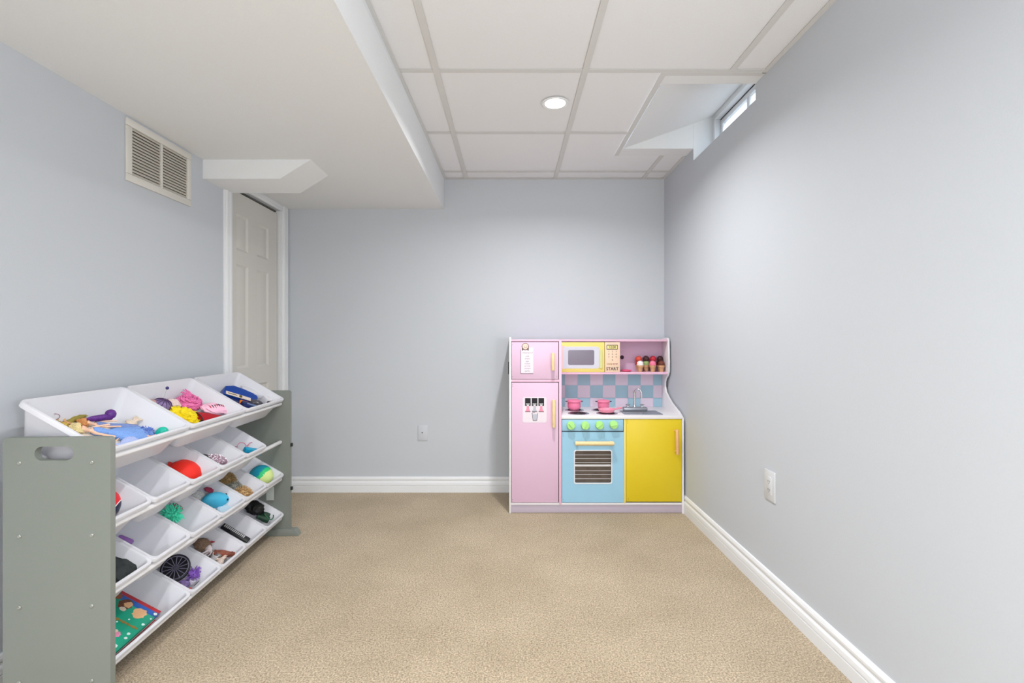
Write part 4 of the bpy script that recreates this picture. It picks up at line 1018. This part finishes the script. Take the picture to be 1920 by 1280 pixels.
# ---- third tier
b = (2, 0); q = at(b, 225, 1070, 0.040)
t = thing('folded_cap', 'black toy with a dark teal underside beside the near panel', 'toy', L(b, q.x, q.y - 0.006, 0.068, 0.2, s=0.9))
mb = MB(); mb.ball((0, 0, 0.008), 0.05, (1.1, 1.4, 0.5), 4, dis=0.25, ds=30, seed=5); mb.build('top', mat('cap_black', (38, 44, 44), 0.7, var=0.2), t, local=True)
mb = MB(); mb.ball((0.030, 0.0, -0.004), 0.030, (0.8, 1.5, 0.4), 3, dis=0.2, ds=30, seed=6); mb.build('underside', mat('cap_teal', (30, 84, 100), 0.6), t, local=True)
b = (2, 1); p0, p1 = at(b, 222, 1006, 0.04, 0.014), at(b, 249, 1017, 0.04, 0.014)
single('purple_stick', 'short thick purple plastic stick', 'stick', BN[b], MB().tube([p0, p0.lerp(p1, 0.1), p0.lerp(p1, 0.9), p1], [0.006, 0.009, 0.009, 0.006], 12), mat('stick_purple', (150, 104, 176), 0.4))
b = (2, 2); q = at(b, 322, 965, 0.060, 0.03); mb = MB(); rnd = random.Random(11)
mb.ball(q, 0.018, sub=2)
for i in range(150):
    dd = Vector((rnd.gauss(0, 1), rnd.gauss(0, 1), rnd.gauss(0, 1))).normalized(); ln = rnd.uniform(0.030, 0.040)
    mb.tube([q + dd * 0.012, q + dd * 0.024 + Vector((0, 0, 0.001)), q + dd * ln + Vector((rnd.uniform(-1, 1), rnd.uniform(-1, 1), 0)) * 0.004], [0.0030, 0.0028, 0.0014], 5)
single('pompom', 'spiky teal green pompom', 'pompom', SC(b, q, 1.15), mb, mat('pompom_teal', (90, 236, 196), 0.6, var=0.15))
q = at(b, 333, 950, 0.060); mb = MB(); mb.ball(q, 0.014, (1.6, 1, 0.5), 3, dis=0.3)
single('ribbon_bit', 'dusty pink ribbon scrap behind the teal pompom', 'ribbon', BN[b], mb, fabric('ribbon_pink', (190, 120, 130)))
b = (2, 3); q = at(b, 404, 938, 0.060, 0.035)
t = thing('toy_fish', 'rounded cyan toy fish with a white belly and small eye', 'toy', L(b, q.x, q.y, q.z, 0.9, 0.25, 0, 1.18))
m_cy = mat('fish_cyan', (70, 186, 222), 0.5)
mb = MB(); mb.ball((0, 0, 0), 0.036, (1.35, 0.75, 0.95), 4); bl = mb.build('body', m_cy, t, local=True)
mb = MB(); mb.ball((0.006, -0.001, -0.006), 0.035, (1.36, 0.72, 0.93), 3); mb.build('belly', mat('fish_white', (226, 236, 242), 0.5), t, local=True)
mb = MB(); mb.ball((0.030, 0.012, 0.022), 0.0042, sub=2); mb.ball((0.030, -0.012, 0.022), 0.0042, sub=2); mb.build('eye', m_ink, t, local=True)
q = at(b, 392, 918, 0.080); mb = MB()
for k in range(7):
    a = k * 0.9; mb.ball(q + Vector((0.009 * math.cos(a), 0.009 * math.sin(a), 0)), 0.007, (1, 1, 0.5), 2)
single('felt_flower', 'crimson felt flower above the cyan fish', 'flower', SC(b, q, 1.3), mb, fabric('flower_red', (170, 60, 90)))
q = at(b, 371, 930, 0.060, 0.03); mb = MB(); mb.ball(q, 0.022, (1.2, 0.9, 0.8), 3, dis=0.25, ds=40)
single('white_plush', 'white and grey furry toy left of the cyan fish', 'soft toy', SC(b, q, 1.25), mb, fabric('plush_white', (214, 214, 210), 0.25))
q = at(b, 422, 955, 0.050); mb = MB(); mb.ball(q, 0.024, (1.2, 1.4, 0.5), 3, dis=0.3, ds=40)
single('blue_scrap', 'pale blue clear wrapper beneath the cyan fish', 'wrapper', SC(b, q, 1.2), mb, fabric('wrap_blue', (190, 216, 230), 0.08))
b = (2, 4)
def fur(name, label, b_, px, py, h, r, sc_, m, n_=160, seed=1, ln=0.010):
    q = at(b_, px, py, h, 0.028); mb = MB(); rnd = random.Random(seed)
    mb.ball(q, r, sc_, 3, dis=0.2, ds=40, seed=seed)
    for i in range(n_):
        dd = Vector((rnd.gauss(0, 1), rnd.gauss(0, 1), abs(rnd.gauss(0, 1)))).normalized(); s0 = Vector((dd.x * r * sc_[0], dd.y * r * sc_[1], dd.z * r * sc_[2]))
        mb.tube([q + s0 * 0.9, q + s0 + dd * ln * 0.5, q + s0 + dd * ln + Vector((rnd.uniform(-1, 1), rnd.uniform(-1, 1), -0.4)) * 0.004], [0.0022, 0.0018, 0.0005], 4)
    return single(name, label, 'soft toy', SC(b_, q, 1.2), mb, m)
fur('tan_plush', 'tan furry soft toy at the lower right of its bin', b, 455, 925, 0.055, 0.026, (1.3, 1.1, 0.8), fabric('fur_tan', (204, 168, 118), 0.2), 200, 1)
fur('brown_plush', 'darker tan furry soft toy at the back of the bin', b, 425, 899, 0.055, 0.026, (1.2, 1.1, 0.8), fabric('fur_olive', (168, 140, 96), 0.25), 200, 2)
fur('grey_plush', 'grey tangled furry toy between the two tan ones', b, 438, 913, 0.05, 0.022, (1.2, 1.2, 0.8), fabric('fur_grey', (150, 150, 140), 0.45, 120), 150, 3)
b = (2, 5)
q = at(b, 489, 893, 0.058, 0.045); r_ = 0.056
t = thing('beach_ball', 'round ball in teal, green and pale yellow segments', 'ball', L(b, q.x, q.y, q.z, 0.5, -0.4))
mb = MB(); mb.ball((0, 0, 0), r_, (1.05, 1.05, 1.05), 4); bl = mb.build('ball', mat('ball_teal', (24, 150, 176), 0.5), t, local=True)
ax_r = (wm(t).to_3x3().inverted() @ Vector((0.86, -0.10, -0.42))).normalized()
bl.data.materials.append(mat('ball_green', (40, 200, 120), 0.5)); bl.data.materials.append(mat('ball_lemon', (216, 232, 150), 0.5))
for p in bl.data.polygons:
    c = p.center.normalized().dot(ax_r); p.material_index = 2 if c > 0.46 else (1 if c > 0.14 else 0)

# ---- bottom tier
b = (3, 0)
def book(label, x, y, z, lx, ly, th, rz, cm, bits, ry=0, rx=0):
    t = thing('picture_book', label, 'book', L(b, x, y, z, rz, rx, ry), 'picture books in the bottom bin')
    MB().box(-lx / 2, lx / 2, -ly / 2, ly / 2, th - 0.0018, th, 0.0006).build('cover', cm, t, local=True)
    MB().box(-lx / 2, lx / 2, -ly / 2, ly / 2, 0, 0.0018, 0.0006).build('cover', cm, t, local=True)
    MB().box(-lx / 2 + 0.003, lx / 2 - 0.003, -ly / 2 + 0.001, ly / 2 - 0.003, 0.0018, th - 0.0018).build('pages', mat('paper', (226, 220, 208), 0.8), t, local=True)
    for (bx, by, br, bs, m, shape) in bits:
        n_ = 18; rr = random.Random(int(bx * 1e4) + 7)
        if shape == 'blob': pts = [(bx + br * (1 + rr.uniform(-0.16, 0.16)) * math.cos(2 * PI * k / n_), by + br * bs * (1 + rr.uniform(-0.16, 0.16)) * math.sin(2 * PI * k / n_)) for k in range(n_)]
        else: pts = [(bx - br, by - br * bs), (bx + br, by - br * bs), (bx + br, by + br * bs), (bx - br, by + br * bs)]
        MB().prism(pts, th, th + 0.0005 + 0.00001 * (len(t.children)), 'z').build('cover_print', m, t, local=True)
    return t
m_g = mat('book_green', (10, 160, 126), 0.35, var=0.08, scale=8); m_r = mat('book_red', (196, 36, 46), 0.35, var=0.1, scale=30); m_b = mat('book_blue', (30, 96, 186), 0.35, var=0.15, scale=30)
m_pe = mat('p_peach', (238, 184, 134), 0.5, var=0.05); m_br = mat('p_brown', (110, 66, 44), 0.5, var=0.2); m_pk = mat('p_pink', (238, 150, 180), 0.5); m_wt = mat('p_white', (226, 240, 236), 0.5); m_gd = mat('p_gold', (150, 120, 50), 0.5)
m_cream = mat('p_cream', (232, 214, 190), 0.5, var=0.1); m_teald = mat('p_teal', (4, 104, 92), 0.5)
# flat red book at the back, blue one over it, green one on top nearest the panel
qr = at(b, 268, 1120, 0.012); qb = at(b, 255, 1132, 0.020)
book('red picture book with cream picture, partly under the blue one', -0.002, 0.052, FL + 0.001, 0.188, 0.225, 0.036, 0.03, m_r, [(0.0, 0.085, 0.085, 0.10, m_cream, 'rect'), (-0.07, 0.060, 0.016, 0.8, mat('p_plum', (120, 20, 60), 0.5), 'blob')])
book('blue picture book lying between the red and green ones', 0.000, 0.030, FL + 0.038, 0.196, 0.215, 0.009, 0.03, m_b, [(0.02, 0.060, 0.006, 1, m_wt, 'blob'), (0.045, 0.050, 0.005, 1, m_wt, 'blob'), (-0.02, 0.066, 0.006, 1, m_wt, 'blob'), (0.080, 0.070, 0.014, 0.6, m_cream, 'blob'), (-0.075, 0.050, 0.014, 0.8, mat('p_violet', (90, 80, 130), 0.5), 'blob'), (0.03, 0.030, 0.010, 0.5, m_wt, 'blob')])
GX, GY = 0.002, -0.006
def gp(px, py, r, sc_, m):
    q = at((3, 0), px, py, 0.060, 0.0); return (q.x - GX, q.y - GY, r, sc_, m, 'blob')
bits = [gp(212, 1114, 0.026, 1.1, m_teald), gp(224, 1118, 0.013, 0.9, mat('p_rust', (150, 90, 60), 0.5)), gp(236, 1134, 0.021, 1.2, m_br), gp(242, 1135, 0.013, 1.2, m_pe), gp(231, 1142, 0.011, 0.8, m_cream), gp(262, 1151, 0.021, 1.2, m_pe),
        gp(217, 1189, 0.012, 1.0, m_pk), gp(206, 1198, 0.010, 1.1, m_pe), gp(216, 1183, 0.007, 1.0, m_cream), gp(212, 1211, 0.008, 1, m_wt), gp(203, 1208, 0.006, 1, m_wt),
        gp(240, 1189, 0.005, 1, m_wt), gp(234, 1197, 0.005, 1, m_wt), gp(268, 1172, 0.005, 1, m_wt), gp(292, 1153, 0.006, 1, m_wt), gp(242, 1162, 0.003, 1, m_wt), gp(219, 1166, 0.003, 1, m_wt), gp(283, 1162, 0.003, 1, m_wt)]
for k in range(9): bits.append(gp(216 + 4.8 * k, 1158.5 + 2.6 * k, 0.0048, 1.2 if k % 2 else 0.8, m_gd))
book('green picture book with peach and brown cover art and gold title marks', GX, GY, FL + 0.048, 0.200, 0.215, 0.010, 0.03, m_g, bits)
b = (3, 2); q = at(b, 329, 1065, 0.060, 0.03)
t = thing('spoked_wheel', 'black toy wheel with thin silver spokes', 'wheel', L(b, q.x, q.y, q.z, 0.2, 0.75, -0.2, 1.1))
r_ = 0.047
mb = MB(); mb.lathe([(r_ * 0.90, -0.010), (r_ * 0.98, -0.009), (r_, 0), (r_ * 0.98, 0.009), (r_ * 0.90, 0.010), (r_ * 0.88, 0.0), (r_ * 0.90, -0.010)], n=40); mb.build('tyre', mat('tyre_black', (34, 32, 40), 0.5), t, local=True)
mb = MB(); mb.lathe([(0.001, -0.006), (r_ * 0.86, -0.006), (r_ * 0.86, -0.004), (0.001, -0.004)], n=32); mb.build('disc', mat('disc_dark', (24, 22, 30), 0.5), t, local=True)
mb = MB(); mb.tube([(r_ * 0.85 * math.cos(a), r_ * 0.85 * math.sin(a), 0.008) for a in [2 * PI * k / 36 for k in range(36)]], 0.0014, 6, closed=True); mb.build('rim', mat('rim_grey', (150, 146, 168), 0.3, metal=0.4), t, local=True)
for k in range(14):
    a = 2 * PI * k / 14; mb = MB(); mb.tube([(0.006 * math.cos(a), 0.006 * math.sin(a), 0.004), (r_ * 0.85 * math.cos(a + 0.12), r_ * 0.85 * math.sin(a + 0.12), 0.007)], 0.0013, 6); mb.build('spoke', mat('rim_grey', (150, 146, 168), 0.3, metal=0.4), t, local=True)
mb = MB(); mb.lathe([(0.001, 0.002), (0.009, 0.002), (0.008, 0.007), (0.001, 0.008)], n=20); mb.build('hub', mat('hub_grey', (80, 78, 92), 0.4), t, local=True)
q = at(b, 363, 1075, 0.045); mb = MB(); rnd = random.Random(4); mb.ball(q, 0.014, (1.4, 1, 0.7), 2, dis=0.3)
for i in range(60):
    dd = Vector((rnd.gauss(0, 1.3), rnd.gauss(0, 1), rnd.gauss(0, 1))).normalized(); mb.tube([q + dd * 0.010, q + dd * rnd.uniform(0.018, 0.028)], [0.0022, 0.0014], 5)
single('purple_spiky_toy', 'spiky purple rubber toy right of the wheel', 'toy', SC(b, q, 1.15), mb, mat('spiky_purple', (140, 96, 190), 0.5, var=0.2))
q = at(b, 346, 1094, 0.045); mb = MB(); mb.ball(q, 0.018, (1.1, 1.2, 0.6), 3, dis=0.35, ds=60)
single('purple_scrap', 'mottled lilac scrap below the wheel', 'toy', BN[b], mb, mat('scrap_lilac', (120, 100, 150), 0.6, var=0.4, scale=80))
q = at(b, 360, 1089, 0.05); mb = MB(); mb.lathe([(0.006, -0.006), (0.013, -0.006), (0.013, 0.006), (0.006, 0.006), (0.006, -0.006)], tuple(q), 24)
single('tape_roll', 'small white ring with a dark centre', 'ring', BN[b], mb, mat('ring_white', (216, 210, 222), 0.4))
p0, p1 = at(b, 364, 1098, 0.05), at(b, 373, 1089, 0.05)
single('hair_pin', 'tiny black pin in front of the white ring', 'pin', BN[b], MB().tube([p0, p1], 0.0014, 6), m_black)
q = at(b, 356, 1105, 0.055)
single('red_bead', 'small coral red bead at the front of the wheel bin', 'bead', BN[b], MB().ball(q, 0.0075, (1, 1, 1.1), 3), mat('bead_red', (206, 70, 66), 0.4))
b = (3, 3)
q = at(b, 380, 1021, 0.060, 0.03); mb = MB(); mb.ball(q, 0.026, (1.1, 1.0, 0.8), 3, dis=0.25, ds=40)
single('brown_plush_animal', 'brown furry soft toy at the back of the animal bin', 'soft toy', SC(b, q, 1.25), mb, fabric('plush_brown', (136, 110, 90), 0.3))
def animal(label, px, py, h, rz, m, s=1.0):
    s *= 1.15
    q = at(b, px, py, h); t = thing('toy_animal', label, 'toy animal', L(b, q.x, q.y, q.z, rz, 0.9))
    mb = MB(); mb.ball((0, 0, 0), 0.015 * s, (1.7, 0.8, 0.9), 3); mb.ball((0.028 * s, 0, 0.013 * s), 0.009 * s, (1.5, 0.8, 0.8), 3)
    mb.tube([(0.014 * s, 0, 0.004 * s), (0.026 * s, 0, 0.013 * s)], [0.010 * s, 0.007 * s], 10)
    for sx_ in (-0.016, 0.014):
        for sy_ in (-0.007, 0.007): mb.tube([(sx_ * s, sy_ * s, -0.004 * s), (sx_ * s * 1.05, sy_ * s, -0.018 * s), (sx_ * s, sy_ * s, -0.030 * s)], [0.0050 * s, 0.0036 * s, 0.0036 * s], 8)
    for sy_ in (-1, 1): mb.ball((0.022 * s, sy_ * 0.006 * s, 0.022 * s), 0.003 * s, (0.6, 0.6, 1.4), 2)
    mb.build('body', m, t, local=True)
    mb = MB(); mb.tube([(-0.024 * s, 0, 0.004 * s), (-0.034 * s, 0, -0.006 * s), (-0.036 * s, 0, -0.016 * s)], [0.003 * s, 0.0026 * s, 0.0016 * s], 6); mb.build('tail', m, t, local=True)
    return t
animal('reddish brown toy horse with a white face, upright in its bin', 414, 1038, 0.060, 0.8, mat('horse_brown', (140, 76, 56), 0.5, var=0.2, scale=60), 1.25)
animal('cream toy animal lying at the front of its bin', 413, 1053, 0.055, 2.0, mat('animal_cream', (226, 206, 192), 0.5, var=0.1), 0.9)
animal('grey toy animal in the middle of its bin', 394, 1036, 0.055, 0.3, mat('animal_grey', (138, 134, 132), 0.5, var=0.25, scale=90), 1.0)
animal('white toy animal with a pink mark near the red ribbon', 390, 1027, 0.070, 2.6, mat('animal_white', (220, 206, 206), 0.5, var=0.1), 0.9)
q = at(b, 402, 1044, 0.055); mb = MB(); mb.lathe([(0.001, 0), (0.010, 0), (0.012, 0.022), (0.010, 0.022), (0.009, 0.004), (0.001, 0.004)], tuple(q - Vector((0, 0, 0.010))), 20)
single('toy_cup', 'tiny white toy cup in the animal bin', 'toy cup', SC(b, q, 1.2), mb, mat('cup_white', (232, 228, 226), 0.4))
q = at(b, 394, 1018, 0.075); mb = MB(); mb.tube([q + Vector((-0.012, -0.016, 0)), q + Vector((0, 0, 0.006)), q + Vector((0.008, 0.020, 0.002))], [0.003, 0.006, 0.002], 8)
single('red_ribbon', 'dark red ribbon across the top of the animal bin', 'ribbon', BN[b], mb, fabric('ribbon_red', (160, 50, 60)))
b = (3, 4); p0, p1 = at(b, 417, 985, 0.055, 0.016), at(b, 466, 1014, 0.055, 0.016); d = p1 - p0; ang = math.atan2(d.y, d.x); ln = d.length
t = thing('toothed_strip', 'black toy keyboard strip with a row of white keys', 'toy', L(b, (p0.x + p1.x) / 2, (p0.y + p1.y) / 2, (p0.z + p1.z) / 2, ang, 0.4, -math.atan2(p1.z - p0.z, math.hypot(d.x, d.y))))
MB().box(-ln / 2, ln / 2, -0.014, 0.014, -0.006, 0.006, 0.002).build('base', m_black, t, local=True)
for k in range(13): MB().box(-ln * 0.44 + k * ln * 0.060, -ln * 0.44 + k * ln * 0.060 + ln * 0.036, -0.004, 0.010, 0.006, 0.0085, 0.0008).build('key', mat('key_white', (206, 206, 206), 0.4), t, local=True)
b = (3, 5)
q = at(b, 477, 951, 0.062, 0.03); mb = MB(); mb.ball(q, 0.036, (1.3, 1.0, 0.8), 4, dis=0.25, ds=30, seed=8)
single('black_pouch', 'crumpled black pouch at the back of the farthest bottom bin', 'pouch', SC(b, q, 1.1), mb, mat('pouch_black', (22, 24, 22), 0.6, var=0.3))
q = at(b, 494, 968, 0.055, 0.025)
t = thing('toy_binoculars', 'dark green toy binoculars with a looped cord', 'binoculars', L(b, q.x, q.y, q.z, 0.4, s=1.1))
m_dg = mat('dark_green', (16, 58, 36), 0.5, var=0.15)
mb = MB()
for s_ in (-1, 1): mb.lathe([(0.001, -0.030), (0.010, -0.030), (0.011, -0.010), (0.015, 0.004), (0.015, 0.026), (0.012, 0.026), (0.001, 0.020)], n=20, M=Matrix.Translation((0, s_ * 0.017, 0)) @ Matrix.Rotation(PI / 2, 4, 'Y'))
mb.box(-0.014, 0.010, -0.010, 0.010, -0.005, 0.007, 0.002); mb.build('barrels', m_dg, t, local=True)
mb = MB(); mb.tube([(0.020 + 0.022 * math.cos(a), 0.026 * math.sin(a), 0.012 + 0.004 * math.sin(2 * a)) for a in [2 * PI * k / 26 for k in range(26)]], 0.0022, 7, closed=True); mb.build('cord', mat('cord_green', (40, 110, 70), 0.5), t, local=True)
